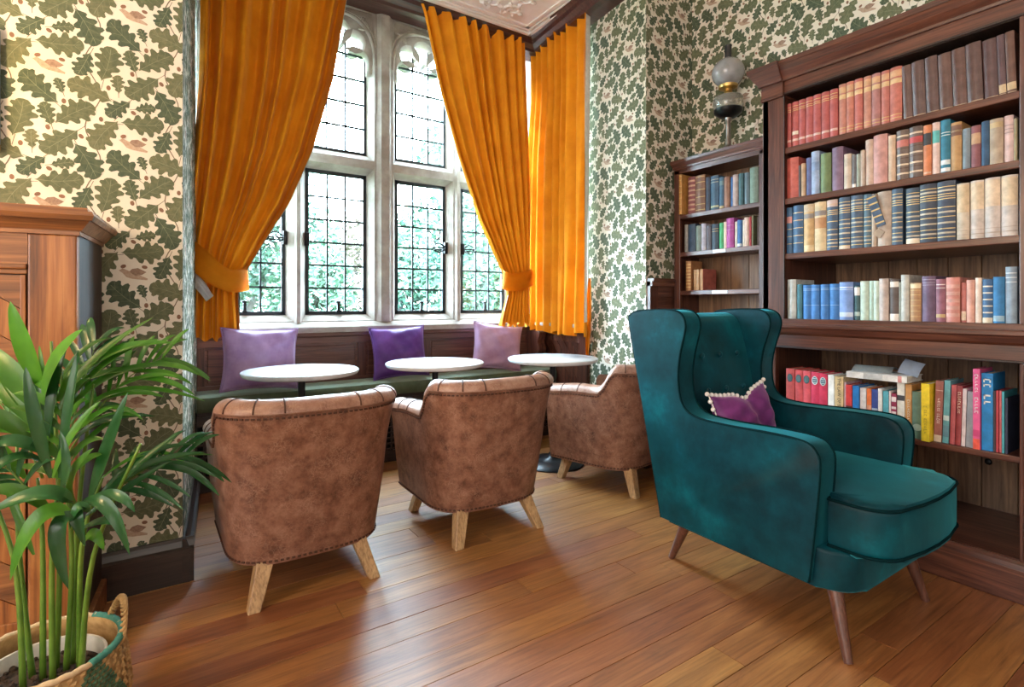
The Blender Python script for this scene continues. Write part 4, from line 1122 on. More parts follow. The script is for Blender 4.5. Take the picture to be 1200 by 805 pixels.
for (ya, yb) in SB:                             # back boards, one by one
    n = 7
    for k in range(n):
        a, c = ya - (ya-yb)*k/n, ya - (ya-yb)*(k+1)/n
        C_('back_board', M['back'], lambda b: box(b, XW-0.022, XW-0.006, c - (0.12 if k == n-1 else 0) + 0.001, a + (0.09 if k == 0 else 0) - 0.001, 0.146, 2.07, bev=0.002, seg=1))
# uprights of the face
for (a, c, nm) in ((YE, 1.433, 'pilaster'), (0.580, 0.470, 'pilaster'), (-0.31, YR, 'pilaster')):
    C_(nm, M['mahog_v'], lambda b: box(b, XU, XU+0.03, c, a, 0.976, 2.075, bev=0.003))
    C_('bead', M['dark'], lambda b: box(b, XU-0.004, XU+0.01, c-0.003 if c > 0 else c, c+0.002, 0.99, 2.07, bev=0.003))
    C_('stile', M['mahog_v'], lambda b: box(b, XLo, XLo+0.03, c + (0.03 if a == YE else 0.045 if a < 0.6 and a > 0 else 0), a - (0 if a == YE else 0.005), 0.146, 0.845, bev=0.003))
C_('stile', M['mahog_v'], lambda b: box(b, XLo-0.008, XLo+0.004, 0.530, 0.565, 0.15, 0.845, bev=0.006))
# ledge between the stages
C_('ledge', M['mahog'], lambda b: box(b, XLo-0.022, XW, YR, YE+0.006, 0.935, 0.960, bev=0.008, seg=3))
C_('ledge_top_rail', M['mahog'], lambda b: box(b, XU-0.006, XW, YR, YE, 0.957, 0.982, bev=0.003))
C_('ledge_cove', M['mahog'], lambda b: prism(b, [(XLo-0.020, 0.936), (XLo-0.012, 0.915), (XLo-0.002, 0.905), (XW, 0.905), (XW, 0.936)], lambda u, v, t: (u, t, v), YR, YE+0.006))
C_('frieze_rail', M['mahog'], lambda b: box(b, XLo-0.002, XLo+0.03, YR, YE, 0.850, 0.906, bev=0.003))
C_('bead', M['dark'], lambda b: box(b, XLo-0.006, XLo+0.01, YR, YE-0.02, 0.842, 0.852, bev=0.003))
# shelves
ZS = {'a': 1.812, 'b': 1.565, 'c': 1.298}
for z in ZS.values():
    for ya, yb in SB: C_('shelf', M['mahog'], lambda b: box(b, XU+0.004, XW-0.02, yb-0.002, ya+0.002, z-0.029, z, bev=0.004))
for ya, yb in SB:
    C_('shelf', M['mahog'], lambda b: box(b, XLo+0.006, XW-0.02, yb-0.02, ya+0.06, 0.489, 0.513, bev=0.004))
    C_('bottom_board', M['mahog'], lambda b: box(b, XLo+0.01, XW-0.02, yb-0.02, ya+0.06, 0.135, 0.150))
    C_('top_board', M['dark'], lambda b: box(b, XU+0.004, XW-0.02, yb-0.002, ya+0.002, 2.068, 2.085))
# entablature: frieze, then a cornice widening upward (mitred at the end)
def ent(b, y0, y1, px, extra):
    def rr(p): return (XU - p - extra, XW, y0 - (0), y1 + p)
    frustum(b, rr(0), rr(0), 2.075, 2.135); frustum(b, rr(0.010), rr(0.012), 2.135, 2.146)
    frustum(b, rr(0.012), rr(0.030), 2.146, 2.172); frustum(b, rr(0.030), rr(0.044), 2.172, 2.20); frustum(b, rr(0.048), rr(0.050), 2.20, 2.222)
C_('cornice', M['mahog'], lambda b: ent(b, YR, YE - 0.112, 0, 0.0))
C_('cornice_block', M['mahog'], lambda b: ent(b, YE - 0.110, YE, 0, 0.012))
C_('cornice_bead', M['dark'], lambda b: box(b, XU-0.006, XU+0.01, YR, 1.433, 2.070, 2.080, bev=0.003))
C_('pilaster_cap', M['mahog'], lambda b: box(b, XU-0.014, XW, 1.431, YE+0.004, 2.062, 2.078, bev=0.003))
# the low part of the case back: a keyhole plate
bm = B(); bmesh.ops.create_uvsphere(bm, u_segments=12, v_segments=6, radius=0.014, matrix=Matrix.Translation((3.075, 0.80, 0.355)) @ Matrix.Diagonal((0.4, 1, 1, 1)))
finish('socket_knob', bm, M['black'], tall, loc=(-2.83, -0.60, 0), smooth=True)

small = empty('bookcase', (2.99, 1.95, 0)); tag(small, 'small shallow mahogany bookcase left of the tall one, oil lamp on top', 'bookcase')
def D_(name, mat, fn, **k):
    bm = B(); fn(bm); return finish(name, bm, mat, small, loc=(-2.99, -1.95, 0), **k)
XS = 2.87; YL = 2.352; YN = YE + 0.014
D_('side_panel', M['mahog_v'], lambda b: box(b, XS+0.02, XW, YL-0.03, YL-0.002, 0.0, 1.93)); D_('side_panel', M['mahog_v'], lambda b: box(b, XS+0.02, XW, YN, YN+0.03, 0.0, 1.93))
for a, c in ((YL, YL-0.046), (YN+0.20, YN)): D_('stile', M['mahog_v'], lambda b: box(b, XS, XS+0.025, c, a, 0, 1.93, bev=0.003))
for k in range(6):
    a = YL-0.02 - (YL-YN-0.04)*k/6; c = YL-0.02 - (YL-YN-0.04)*(k+1)/6
    D_('back_board', M['back'], lambda b: box(b, XW-0.012, XW, c+0.001, a-0.001, 0.1, 1.93, bev=0.002, seg=1))
ZSS = {'e': 1.636, 'f': 1.391, 'g': 1.141}
for z in list(ZSS.values()) + [0.88, 0.62, 0.36, 0.12]: D_('shelf', M['mahog'], lambda b: box(b, XS+0.004, XW-0.012, YN+0.02, YL-0.028, z-0.028, z, bev=0.003))
D_('plinth', M['mahog'], lambda b: box(b, XS-0.008, XW, YN, YL, 0, 0.10, bev=0.003))
def ent2(b):
    def rr(p): return (XS - p, XW, YN, YL + p*0.4)
    frustum(b, rr(0), rr(0), 1.905, 1.935); frustum(b, rr(0.008), rr(0.008), 1.935, 1.948); frustum(b, rr(0.012), rr(0.024), 1.948, 1.972); frustum(b, rr(0.028), rr(0.028), 1.972, 1.990)
D_('cornice', M['mahog'], ent2)
for z, px in ((1.391, (835, 850)), (1.141, (834, 852))):
    ya, yb = on_x(px[0], 300, XS).y, on_x(px[1], 300, XS).y
    o = D_('shelf_label', plain('shelf_label_card', (0.78, 0.84, 0.86), 0.6), lambda b: box(b, XS+0.0015, XS+0.0045, yb, ya, z-0.024, z-0.004)); o['label'] = 'blank pale card on the shelf edge'

# ================================================================== BOOKS
ORD = ['first', 'second', 'third', 'fourth', 'fifth', 'sixth', 'seventh', 'eighth', 'ninth', 'tenth', 'eleventh', 'twelfth', 'thirteenth', 'fourteenth', 'fifteenth', 'sixteenth', 'seventeenth', 'eighteenth', 'nineteenth', 'twentieth',
       'twenty-first', 'twenty-second', 'twenty-third', 'twenty-fourth', 'twenty-fifth', 'twenty-sixth', 'twenty-seventh', 'twenty-eighth', 'twenty-ninth', 'thirtieth', 'thirty-first', 'thirty-second', 'thirty-third', 'thirty-fourth', 'thirty-fifth', 'thirty-sixth']
M['page'] = noise_mat('page_edges', (0.55, 0.47, 0.36), (0.70, 0.63, 0.52), scale=90, stretch=(1, 1, 0.05), rough=0.9)
M['pagew'] = noise_mat('white_page_edges', (0.70, 0.68, 0.64), (0.80, 0.78, 0.75), scale=90, stretch=(1, 1, 0.05), rough=0.9)
def cmat(c, rough=0.55):
    k = 'cloth_%d_%d_%d' % tuple(int(x*100) for x in c)
    return noise_mat(k, tuple(x*0.80 for x in c), tuple(min(1, x*1.15 + 0.01) for x in c), scale=28, detail=5, rough=rough, rnd=True, bump=0.05, bscale=300)
def spine_prof(w, rnd_, n=6):
    """points (depth, across) of the spine's outer curve from -w/2 to w/2"""
    bul = min(0.010, w*0.22)*rnd_
    return [(-bul*math.cos(math.pi*(k/n-0.5)), w*(k/n - 0.5)) for k in range(n+1)]
def strokes(length, size, h, mat, parent):
    """lettering too small to read: short uneven strokes along the spine"""
    rn = random.Random(int(h*10000)); bm = B(); x = -length/2
    while x < length/2:
        w = rn.uniform(0.25, 0.6)*size; hh = rn.uniform(0.35, 0.7)*size
        if rn.random() > 0.15:
            box(bm, x, x + w*0.35, -hh/2, hh/2, 0, 0.0004); box(bm, x, x + w, -hh/2, -hh/2 + size*0.12, 0, 0.0004)
            if rn.random() > 0.5: box(bm, x, x + w, hh/2 - size*0.12, hh/2, 0, 0.0004)
        x += w + 0.18*size
    o = finish('lettering', bm, mat, parent); o['kind'] = 'stuff'
    return o
def book(x, yc, z, w, h, dep, col, label, group, bands=(), round_=1.0, lean=0.0, tilt=0.0, page='page', title=None, rough=0.55, flat=None):
    """spine faces -X, at depth x; bands: (z0, z1, colour or material name) as fractions of the height"""
    bm = B(); t = min(0.003, w*0.16); sp = spine_prof(w, round_)
    out = [(dep, -w/2)] + sp + [(dep, w/2)]
    inn = [(dep, w/2 - t)] + [(p + t + 0.001, a*(1 - 2*t/w)) for p, a in sp[::-1]] + [(dep, -w/2 + t)]
    prism(bm, out + inn, lambda u, v, s: (u, -v, s), 0, h)
    b = finish('book', bm, cmat(col, rough), smooth=True, angle=40); tag(b, label, 'book', group)
    bm = B(); box(bm, 0.004, dep - 0.004, -w/2 + t, w/2 - t, 0.003, h - 0.0035); finish('pages', bm, M[page], b)
    by = {}
    for z0, z1, c in bands: by.setdefault(c if isinstance(c, str) else tuple(c), []).append((z0, z1))
    for c, zs in by.items():
        bm = B()
        for z0, z1 in zs:
            grid(bm, len(sp), 2, lambda u, v: (sp[int(round(u*(len(sp)-1)))][0] - 0.0006, -sp[int(round(u*(len(sp)-1)))][1]*0.985, h*(z0 + (z1-z0)*v)))
        finish('gilt_band' if c == 'gold' else 'raised_rib' if c == 'rib' else 'spine_label', bm, M['gold'] if c == 'gold' else M['seam'] if c == 'rib' else cmat(c), b, smooth=True)
        if len(zs) > 1: COL.objects[-1]['kind'] = 'stuff'
    if title:
        txt, size, c, zf, mode = title
        o = text_mesh(txt, size, cmat(c), 'title', b) if txt else strokes(mode, size, h, cmat(c), b)
        bul = max(-p for p, a in sp) + 0.0008
        if mode == 'v' or not txt: o.matrix_local = Matrix.Translation((-bul, 0, h*zf)) @ Matrix(((0,0,-1,0),(0,-1,0,0),(-1,0,0,0),(0,0,0,1)))
        else: o.matrix_local = Matrix.Translation((-bul, 0, h*zf)) @ Matrix(((0,0,-1,0),(-1,0,0,0),(0,1,0,0),(0,0,0,1)))
    if flat: b.matrix_world = flat
    else:
        b.location = (x, yc, z + abs(math.sin(lean))*w/2); b.rotation_euler = (lean, 0, 0)
    return b
G = 'gold'
def bands_gilt(*f): return [(a, a+0.012, G) for a in f]
def shelf_books(X, z, zmax, group, where, lst, dep=0.16):
    rn = random.Random(len(lst)); n = len(lst); last_y = None
    for i, e in enumerate(lst):
        p0, p1, h, col, desc = e[:5]; k = e[5] if len(e) > 5 else {}
        ya, yb = on_x(p0, 0, X).y, on_x(p1, 0, X).y
        if X > 2.7: ya = min(ya, 2.303)
        if X < 2.7 and z > 0.9: ya, yb = min(ya, 1.430 - 0.0005*i), max(yb, 0.583)
        w = abs(ya-yb) - 0.0012
        book(X + k.pop('dx', 0) + rn.uniform(-0.003, 0.004), (ya+yb)/2, z + 0.0005, max(0.006, w), min(h, zmax - z - 0.006), k.pop('dep', dep + rn.uniform(-0.02, 0.01)), col,
             '%s, %s from left, %s' % (desc, ORD[i], where.replace(' of ', ', ')), group, **k)
zf = lambda o, s, lst: [(o + s*a, o + s*b) + tuple(r) for a, b, *r in lst]
red1 = (0.42, 0.085, 0.08); red2 = (0.50, 0.16, 0.13)
A = []
g1 = bands_gilt(0.80, 0.84, 0.90) + [(0.12, 0.17, (0.62, 0.42, 0.36))]
for a, b in ((38,70),(72,105),(107,139),(141,177),(179,216),(218,258),(260,299)): A.append((a, b, 0.214, red1, 'dark red cloth book with pale titling', {'bands': list(g1)}))
A[1][5]['bands'].append((0.26, 0.34, (0.78, 0.70, 0.58)))
for k, (a, b) in enumerate(((301,336),(338,375),(378,418),(420,458),(460,503),(505,547),(549,608))):
    A.append((a, b, 0.226, [(0.50,0.20,0.15),(0.50,0.17,0.12),(0.48,0.13,0.11),(0.50,0.22,0.16),(0.40,0.17,0.16),(0.50,0.16,0.13),(0.52,0.16,0.12)][k], 'faded red book with gilt title panel',
      {'bands': [(0.70, 0.79, (0.66, 0.46, 0.24)), (0.82, 0.94, (0.62, 0.36, 0.20))] + bands_gilt(0.06, 0.12)}))
for k, (a, b) in enumerate(((616,662),(664,727),(728,790),(792,856),(858,926),(928,1005),(1007,1078),(1080,1118),(1120,1168))):
    A.append((a, b, 0.219 + 0.002*(k % 3), [(0.115,0.055,0.042),(0.10,0.05,0.042),(0.105,0.05,0.045),(0.125,0.06,0.044),(0.115,0.052,0.038),(0.105,0.05,0.042),(0.095,0.046,0.045),(0.09,0.045,0.05),(0.13,0.056,0.036)][k], 'scuffed dark brown leather volume',
      {'lean': -0.035, 'rough': 0.4, 'bands': [(0.0, 0.02, (0.35, 0.24, 0.16))] + ([(0.03, 0.17, (0.62, 0.46, 0.28))] if k == 7 else []) + ([(0.05, 0.17, (0.60, 0.44, 0.26))] if k == 8 else []), 'round_': 0.7}))
shelf_books(2.575, ZS['a'], 2.068, 'books on the top shelf of the tall bookcase', 'top shelf of tall bookcase', zf(910, 0.24167, A))

dia = lambda c: [(a, a+0.035, c) for a in (0.10, 0.28, 0.48, 0.86)]
Bq = zf(910, 0.14286, [(80,180,0.194,(0.50,0.10,0.075),'bright red cloth book'),(182,203,0.150,(0.055,0.045,0.045),'thin black book'),(205,240,0.155,(0.48,0.30,0.17),'thin tan book'),
  (242,283,0.177,(0.10,0.12,0.28),'dark blue and purple book'),(284,352,0.200,(0.30,0.38,0.55),'tall pale blue book',{'bands':[(0.55,0.75,(0.20,0.28,0.45))]}),(360,448,0.180,(0.13,0.19,0.07),'olive green book'),
  (452,545,0.196,(0.20,0.12,0.19),'mauve purple book'),(550,612,0.156,(0.58,0.47,0.37),'cream book'),(615,650,0.146,(0.13,0.12,0.13),'charcoal book with white foot label',{'bands':[(0.02,0.12,(0.8,0.76,0.7))]}),
  (652,690,0.146,(0.30,0.31,0.25),'grey-green book'),(691,727,0.157,(0.46,0.36,0.29),'beige book'),(728,793,0.197,(0.56,0.40,0.32),'tall cream-pink book'),(795,912,0.206,(0.54,0.27,0.24),'wide rose pink book'),(918,980,0.192,(0.60,0.42,0.29),'peach cream book')])
Bq += zf(1050, 0.13043, [(4,117,0.203,(0.13,0.085,0.065),'brown ribbed leather book with pink label',{'bands':[(0.66,0.80,(0.52,0.16,0.13))]+dia((0.70,0.55,0.40))+[(0.22,0.232,'rib'),(0.42,0.432,'rib'),(0.62,0.632,'rib')],'rough':0.4}),
  (119,245,0.205,(0.12,0.075,0.058),'brown ribbed leather book with scarlet label',{'bands':[(0.68,0.80,(0.50,0.06,0.06))]+dia((0.68,0.52,0.38))+[(0.22,0.232,'rib'),(0.42,0.432,'rib'),(0.62,0.632,'rib')],'rough':0.4}),
  (248,322,0.200,(0.62,0.20,0.075),'orange book with black label',{'bands':[(0.60,0.84,(0.03,0.03,0.035)),(0.03,0.07,(0.75,0.45,0.3))]}),(324,395,0.204,(0.70,0.50,0.44),'pale pink book with turquoise label',{'bands':[(0.60,0.84,(0.10,0.42,0.40))]}),
  (397,488,0.206,(0.015,0.17,0.26),'tall teal book with white foot label',{'bands':[(0.02,0.09,(0.8,0.8,0.78)),(0.15,0.24,(0.7,0.75,0.75)),(0.70,0.715,(0.6,0.68,0.7)),(0.75,0.765,(0.6,0.68,0.7))]}),(490,590,0.187,(0.46,0.26,0.10),'tan book with brown title label',{'bands':[(0.72,0.94,(0.20,0.09,0.05)),(0.80,0.84,(0.65,0.48,0.3))]}),
  (594,668,0.155,(0.19,0.24,0.28),'slate blue book'),(672,762,0.158,(0.24,0.075,0.085),'maroon book with tan torn patch',{'bands':[(0.56,0.82,(0.50,0.30,0.17))]}),(767,840,0.166,(0.02,0.075,0.16),'navy blue book'),
  (843,968,0.165,(0.42,0.32,0.23),'wide beige book with gilt device',{'bands':[(0.80,0.92,(0.50,0.37,0.2))]}),(970,1058,0.168,(0.66,0.48,0.46),'pale pink book with dark lettering',{'bands':[(0.62,0.64,(0.4,0.28,0.28)),(0.70,0.72,(0.4,0.28,0.28)),(0.78,0.80,(0.4,0.28,0.28))]}),(1060,1095,0.152,(0.36,0.30,0.17),'olive beige book')])
shelf_books(2.575, ZS['b'], 1.783, 'books on the second shelf of the tall bookcase', 'second shelf of tall bookcase', Bq)

navy = (0.045, 0.085, 0.15)
ga = lambda: bands_gilt(0.06, 0.20, 0.40, 0.56, 0.70, 0.74, 0.78, 0.90) + [(0.12, 0.15, (0.45, 0.38, 0.28)), (0.29, 0.32, (0.45, 0.38, 0.28)), (0.47, 0.50, (0.45, 0.38, 0.28)), (0.83, 0.86, (0.45, 0.38, 0.28))]
Cq = zf(910, 0.13661, [(72,137,0.222,(0.04,0.12,0.24),'blue leather book with pink label',{'bands':[(0.66,0.80,(0.55,0.24,0.22))]+bands_gilt(0.2,0.36,0.52)}),(140,231,0.226,(0.035,0.10,0.21),'worn blue leather book',{'bands':bands_gilt(0.2,0.36,0.52,0.68,0.84)}),
  (233,322,0.224,(0.56,0.36,0.16),'worn tan leather book with grey label',{'bands':[(0.70,0.80,(0.25,0.22,0.20)),(0.84,1.0,(0.62,0.48,0.32)),(0.02,0.14,(0.66,0.50,0.28))]}),(325,428,0.227,(0.62,0.46,0.26),'worn cream leather book with brown label',{'bands':[(0.72,0.82,(0.24,0.20,0.18)),(0.46,0.68,(0.46,0.22,0.09))]}),
  (432,528,0.228,navy,'navy gilt leather book with torn pink top',{'bands':ga()[:-2]+[(0.86,1.0,(0.55,0.40,0.36))]}),(531,632,0.231,navy,'navy gilt leather book with pale foot',{'bands':ga()+[(0.0,0.06,(0.6,0.48,0.38))]}),(635,740,0.233,(0.05,0.085,0.14),'navy gilt leather book',{'bands':ga()}),
  (742,812,0.230,(0.06,0.12,0.17),'narrow navy gilt leather book with rounded spine',{'bands':ga()}),(817,862,0.226,(0.46,0.35,0.26),'spineless tattered beige book'),(864,986,0.230,(0.44,0.35,0.28),'tattered beige book with its spine hanging loose'),
  (990,1085,0.234,(0.045,0.085,0.14),'navy gilt leather book right of the tattered one',{'bands':ga()})])
Cq += zf(1050, 0.13043, [(86,213,0.226,(0.04,0.07,0.11),'navy gilt leather book with cream foot',{'bands':ga()[1:]+[(0.0,0.09,(0.70,0.60,0.46))]}),(216,370,0.232,(0.03,0.04,0.065),'widest black gilt leather book',{'bands':ga()}),(372,540,0.233,(0.035,0.05,0.085),'wide navy gilt leather book before the ivory set',{'bands':ga()}),
  (545,664,0.214,(0.52,0.43,0.33),'ivory book with gilt upper half',{'bands':[(0.48,0.97,(0.60,0.45,0.28)),(0.07,0.09,(0.4,0.32,0.26)),(0.15,0.16,(0.4,0.32,0.26))]}),(667,794,0.217,(0.56,0.48,0.43),'ivory book with gilt upper half',{'bands':[(0.50,0.97,(0.66,0.52,0.36)),(0.07,0.09,(0.4,0.32,0.26)),(0.15,0.16,(0.4,0.32,0.26))]}),
  (797,940,0.219,(0.55,0.48,0.44),'ivory book with gilt upper half',{'bands':[(0.52,0.97,(0.68,0.53,0.38)),(0.07,0.09,(0.4,0.32,0.26)),(0.15,0.16,(0.4,0.32,0.26))]}),(943,1098,0.219,(0.55,0.47,0.42),'ivory book with gilt upper half',{'bands':[(0.50,0.97,(0.68,0.53,0.36)),(0.07,0.09,(0.4,0.32,0.26)),(0.15,0.16,(0.4,0.32,0.26))]})])
shelf_books(2.575, ZS['c'], 1.536, 'books on the third shelf of the tall bookcase', 'third shelf of tall bookcase', Cq)
# the loose spine of the tattered book
tb = [o for o in COL.objects if o.get('label', '').startswith('tattered beige book with its spine')][0]
bm = B(); box(bm, -0.016, -0.012, -0.017, 0.017, 0.0, 0.14, M4=Matrix.Translation((0, 0.006, 0.085)) @ Matrix.Rotation(R(-17), 4, 'X'))
o = finish('loose_spine', bm, cmat(navy), tb); o['label'] = 'navy gilt spine strip hanging loose'
bm = B()
for k in range(5): box(bm, -0.0175, -0.0155, -0.017, 0.017, 0.012+k*0.029, 0.018+k*0.029, M4=Matrix.Translation((0, 0.006, 0.085)) @ Matrix.Rotation(R(-17), 4, 'X'))
finish('gilt_band', bm, M['gold'], tb)
bm = B(); box(bm, -0.014, -0.011, -0.016, 0.016, -0.016, 0.016, M4=Matrix.Translation((0, 0.016, 0.055)) @ Matrix.Rotation(R(40), 4, 'X')); finish('torn_flap', bm, cmat((0.36, 0.27, 0.19)), tb)

blue = (0.025, 0.15, 0.40); lt = lambda: [(0.84, 0.85, (0.3, 0.45, 0.65)), (0.88, 0.89, (0.3, 0.45, 0.65)), (0.40, 0.41, (0.25, 0.40, 0.62))]
mint = (0.46, 0.55, 0.45)
Dq = zf(910, 0.125, [(103,185,0.189,(0.50,0.52,0.50),'pale grey book'),(188,240,0.165,(0.035,0.15,0.19),'thin teal book'),(247,325,0.160,blue,'bright blue book from a set of four',{'bands':lt()}),(328,408,0.160,blue,'bright blue book from a set of four',{'bands':lt()}),
  (412,495,0.161,blue,'bright blue book from a set of four',{'bands':lt()}),(498,588,0.162,blue,'bright blue book from a set of four',{'bands':lt()}),(591,722,0.168,(0.16,0.26,0.52),'periwinkle blue book with white lozenge',{'bands':[(0.80,0.81,(0.7,0.72,0.78)),(0.85,0.87,(0.7,0.72,0.78)),(0.08,0.20,(0.55,0.62,0.74))]}),
  (725,781,0.150,(0.03,0.09,0.10),'dark teal book with white label',{'bands':[(0.72,0.96,(0.72,0.68,0.64)),(0.12,0.24,(0.35,0.45,0.42))]}),(783,865,0.170,mint,'mottled mint green book'),(867,911,0.170,(0.42,0.54,0.45),'slim mint green book'),(912,961,0.169,(0.52,0.62,0.52),'slim pale mint book'),
  (963,1055,0.178,(0.50,0.40,0.35),'worn pinkish grey book'),(1058,1148,0.172,(0.10,0.07,0.06),'dark brown book with white labels',{'bands':[(0.0,0.17,(0.74,0.68,0.62)),(0.82,0.95,(0.70,0.64,0.56))]})])
Dq += zf(1050, 0.125, [(27,46,0.160,(0.36,0.40,0.35),'very thin sage green book'),(48,126,0.190,(0.48,0.47,0.42),'tall pale stone grey book'),(130,238,0.156,(0.42,0.22,0.10),'tan leather book with gilt bands',{'bands':[(0.86,0.98,(0.7,0.58,0.36))]+bands_gilt(0.12,0.26,0.40,0.54,0.68,0.80)}),
  (242,373,0.181,(0.13,0.075,0.14),'deep purple book',{'bands':[(0.80,0.81,(0.4,0.34,0.42)),(0.85,0.86,(0.4,0.34,0.42)),(0.92,0.93,(0.4,0.34,0.42))]}),(376,468,0.168,(0.26,0.09,0.13),'plum book with gilt foot band',{'bands':[(0.10,0.18,(0.55,0.38,0.18)),(0.78,0.80,(0.7,0.6,0.55)),(0.86,0.88,(0.7,0.6,0.55))]}),
  (470,604,0.173,(0.56,0.22,0.18),'wide rose pink ribbed book',{'bands':[(0.12+0.16*k,0.20+0.16*k,(0.62,0.32,0.26)) for k in range(5)]}),(608,658,0.152,(0.42,0.12,0.10),'dusty red book with cream foot',{'bands':[(0.05,0.28,(0.66,0.50,0.36))]}),(660,741,0.161,(0.62,0.32,0.25),'salmon pink book'),
  (743,805,0.168,(0.70,0.56,0.46),'cream book beside the patterned one'),(809,910,0.162,(0.03,0.10,0.22),'blue book with cream patterned bands',{'bands':[(0.0,0.12,(0.66,0.58,0.44))]+[(0.22+0.15*k,0.25+0.15*k,(0.66,0.60,0.48)) for k in range(5)]}),(912,1024,0.169,(0.015,0.16,0.36),'vivid blue book',{'bands':[(0.04,0.16,(0.3,0.45,0.55))]}),
  (1026,1138,0.204,(0.25,0.32,0.39),'tall slate blue-grey book',{'bands':[(0.72,0.74,(0.6,0.65,0.68)),(0.88,0.90,(0.6,0.65,0.68)),(0.80,0.82,(0.6,0.65,0.68))]})])
shelf_books(2.575, 0.982, 1.268, 'books on the fourth shelf of the tall bookcase', 'fourth shelf of tall bookcase', Dq)

# lower shelf: modern books
W_ = (0.80, 0.78, 0.76); rd = (0.62, 0.045, 0.055)
ov = lambda c, r=0: [(0.76, 0.90, c)]
Eq = zf(910, 0.125, [(88,168,0.228,(0.60,0.07,0.06),'red book with dark oval badge',{'bands':[],'round_':0.2}),(171,243,0.226,(0.60,0.06,0.06),'red book with dark oval badge',{'round_':0.2}),(246,316,0.225,(0.60,0.06,0.07),'red book with dark oval badge',{'round_':0.2}),
  (318,398,0.223,(0.56,0.018,0.065),'crimson book with pale ringed badge',{'round_':0.2}),(401,478,0.221,(0.56,0.018,0.065),'crimson book with pale ringed badge',{'round_':0.2}),(481,540,0.218,W_,'plain white paperback',{'round_':0.1,'page':'pagew'}),
  (546,628,0.214,(0.66,0.48,0.25),'tan book titled the law of success',{'round_':0.1,'title':('THE LAW OF SUCCESS',0.019,(0.05,0.04,0.03),0.52,'v')}),(630,649,0.192,(0.62,0.45,0.50),'thin lilac pink paperback',{'round_':0.1}),(651,710,0.183,(0.66,0.04,0.04),'bright red paperback',{'round_':0.1,'bands':[(0.35,0.5,(0.08,0.02,0.02)),(0.10,0.3,(0.8,0.7,0.7))]}),
  (713,775,0.182,(0.01,0.19,0.56),'bright blue paperback',{'round_':0.1,'bands':[(0.08,0.40,(0.75,0.8,0.85))]}),(779,838,0.176,(0.74,0.72,0.74),'white paperback beside the orange one',{'round_':0.1,'page':'pagew'}),(841,887,0.176,(0.70,0.16,0.035),'orange paperback',{'round_':0.1,'bands':[(0.12,0.6,(0.78,0.35,0.22))]}),
  (890,950,0.175,(0.03,0.06,0.28),'navy paperback with pale script',{'round_':0.1,'bands':[(0.20,0.55,(0.4,0.5,0.68))]}),(952,992,0.182,W_,'white paperback beside the navy one',{'round_':0.1,'page':'pagew'}),(995,1050,0.174,(0.10,0.42,0.52),'turquoise paperback',{'round_':0.1,'bands':[(0.3,0.4,(0.85,0.88,0.88))]}),
  (1052,1072,0.176,(0.74,0.62,0.62),'thin pale pink paperback',{'round_':0.1}),(1075,1124,0.168,(0.30,0.02,0.07),'maroon paperback with white spots',{'round_':0.1,'bands':[(0.80,0.92,(0.75,0.65,0.66)),(0.5,0.56,(0.75,0.65,0.66)),(0.62,0.68,(0.75,0.65,0.66))]}),
  (1127,1200,0.216,(0.74,0.72,0.66),'tall white book with black emblem',{'round_':0.1,'page':'pagew','bands':[(0.66,0.76,(0.05,0.05,0.06))]})])
Eq += zf(1040, 0.14912, [(139,190,0.212,(0.58,0.28,0.09),'tan orange book with brown lettering',{'round_':0.1,'bands':[(0.06,0.14,(0.66,0.34,0.1))],'title':('',0.014,(0.75,0.68,0.55),0.45,0.11)}),(194,286,0.187,(0.12,0.19,0.13),'dark sage green book with pale oval',{'round_':0.5}),(289,357,0.226,(0.78,0.58,0.015),'bright yellow paperback',{'round_':0.1,'dx':-0.03,'title':('',0.016,(0.4,0.3,0.02),0.35,0.12)}),
  (360,423,0.238,(0.30,0.10,0.08),'brown book with white lettering',{'round_':0.1,'lean':0.03,'bands':[(0.0,0.11,(0.62,0.50,0.38)),(0.84,0.85,(0.6,0.45,0.4))],'title':('',0.016,(0.75,0.66,0.62),0.5,0.1)}),(428,478,0.243,(0.12,0.34,0.38),'tall turquoise marbled book',{'round_':0.1,'lean':0.03,'bands':[(0.10,0.28,(0.10,0.22,0.27)),(0.36,0.44,(0.5,0.6,0.6))]}),(484,526,0.228,(0.42,0.08,0.09),'red cloth book beside the marbled one',{'lean':0.03,'round_':0.6}),
  (528,574,0.227,(0.28,0.035,0.04),'dark red book with gilt lettering',{'lean':0.03,'round_':0.6,'title':('',0.016,(0.72,0.55,0.42),0.7,0.09)}),(578,612,0.218,(0.70,0.60,0.62),'pale pink white book',{'lean':0.025,'round_':0.1}),(616,676,0.210,(0.28,0.30,0.34),'grey blue book',{'lean':0.025,'round_':0.1}),
  (680,738,0.298,(0.72,0.10,0.28),'tall hot pink book',{'round_':0.1,'dx':-0.012,'bands':[(0.0,0.13,(0.80,0.10,0.06)),(0.16,0.24,(0.60,0.05,0.2))],'title':('',0.019,(0.88,0.78,0.8),0.70,0.14)}),(741,832,0.284,(0.01,0.22,0.56),'tall blue book with white script',{'round_':0.15,'bands':[],'title':('',0.034,(0.8,0.88,0.9),0.78,0.085)}),(834,850,0.222,(0.05,0.035,0.045),'thin black paperback',{'round_':0.1}),
  (852,873,0.224,(0.50,0.05,0.07),'thin red paperback',{'round_':0.1}),(875,896,0.224,(0.56,0.12,0.14),'thin rose red paperback',{'round_':0.1}),(898,918,0.222,(0.06,0.36,0.42),'thin turquoise paperback',{'round_':0.1}),(920,944,0.20,(0.02,0.03,0.07),'thin midnight blue paperback',{'round_':0.1})])
shelf_books(2.555, 0.513, 0.845, 'books on the lower shelf of the tall bookcase', 'lower shelf of tall bookcase', Eq, dep=0.15)
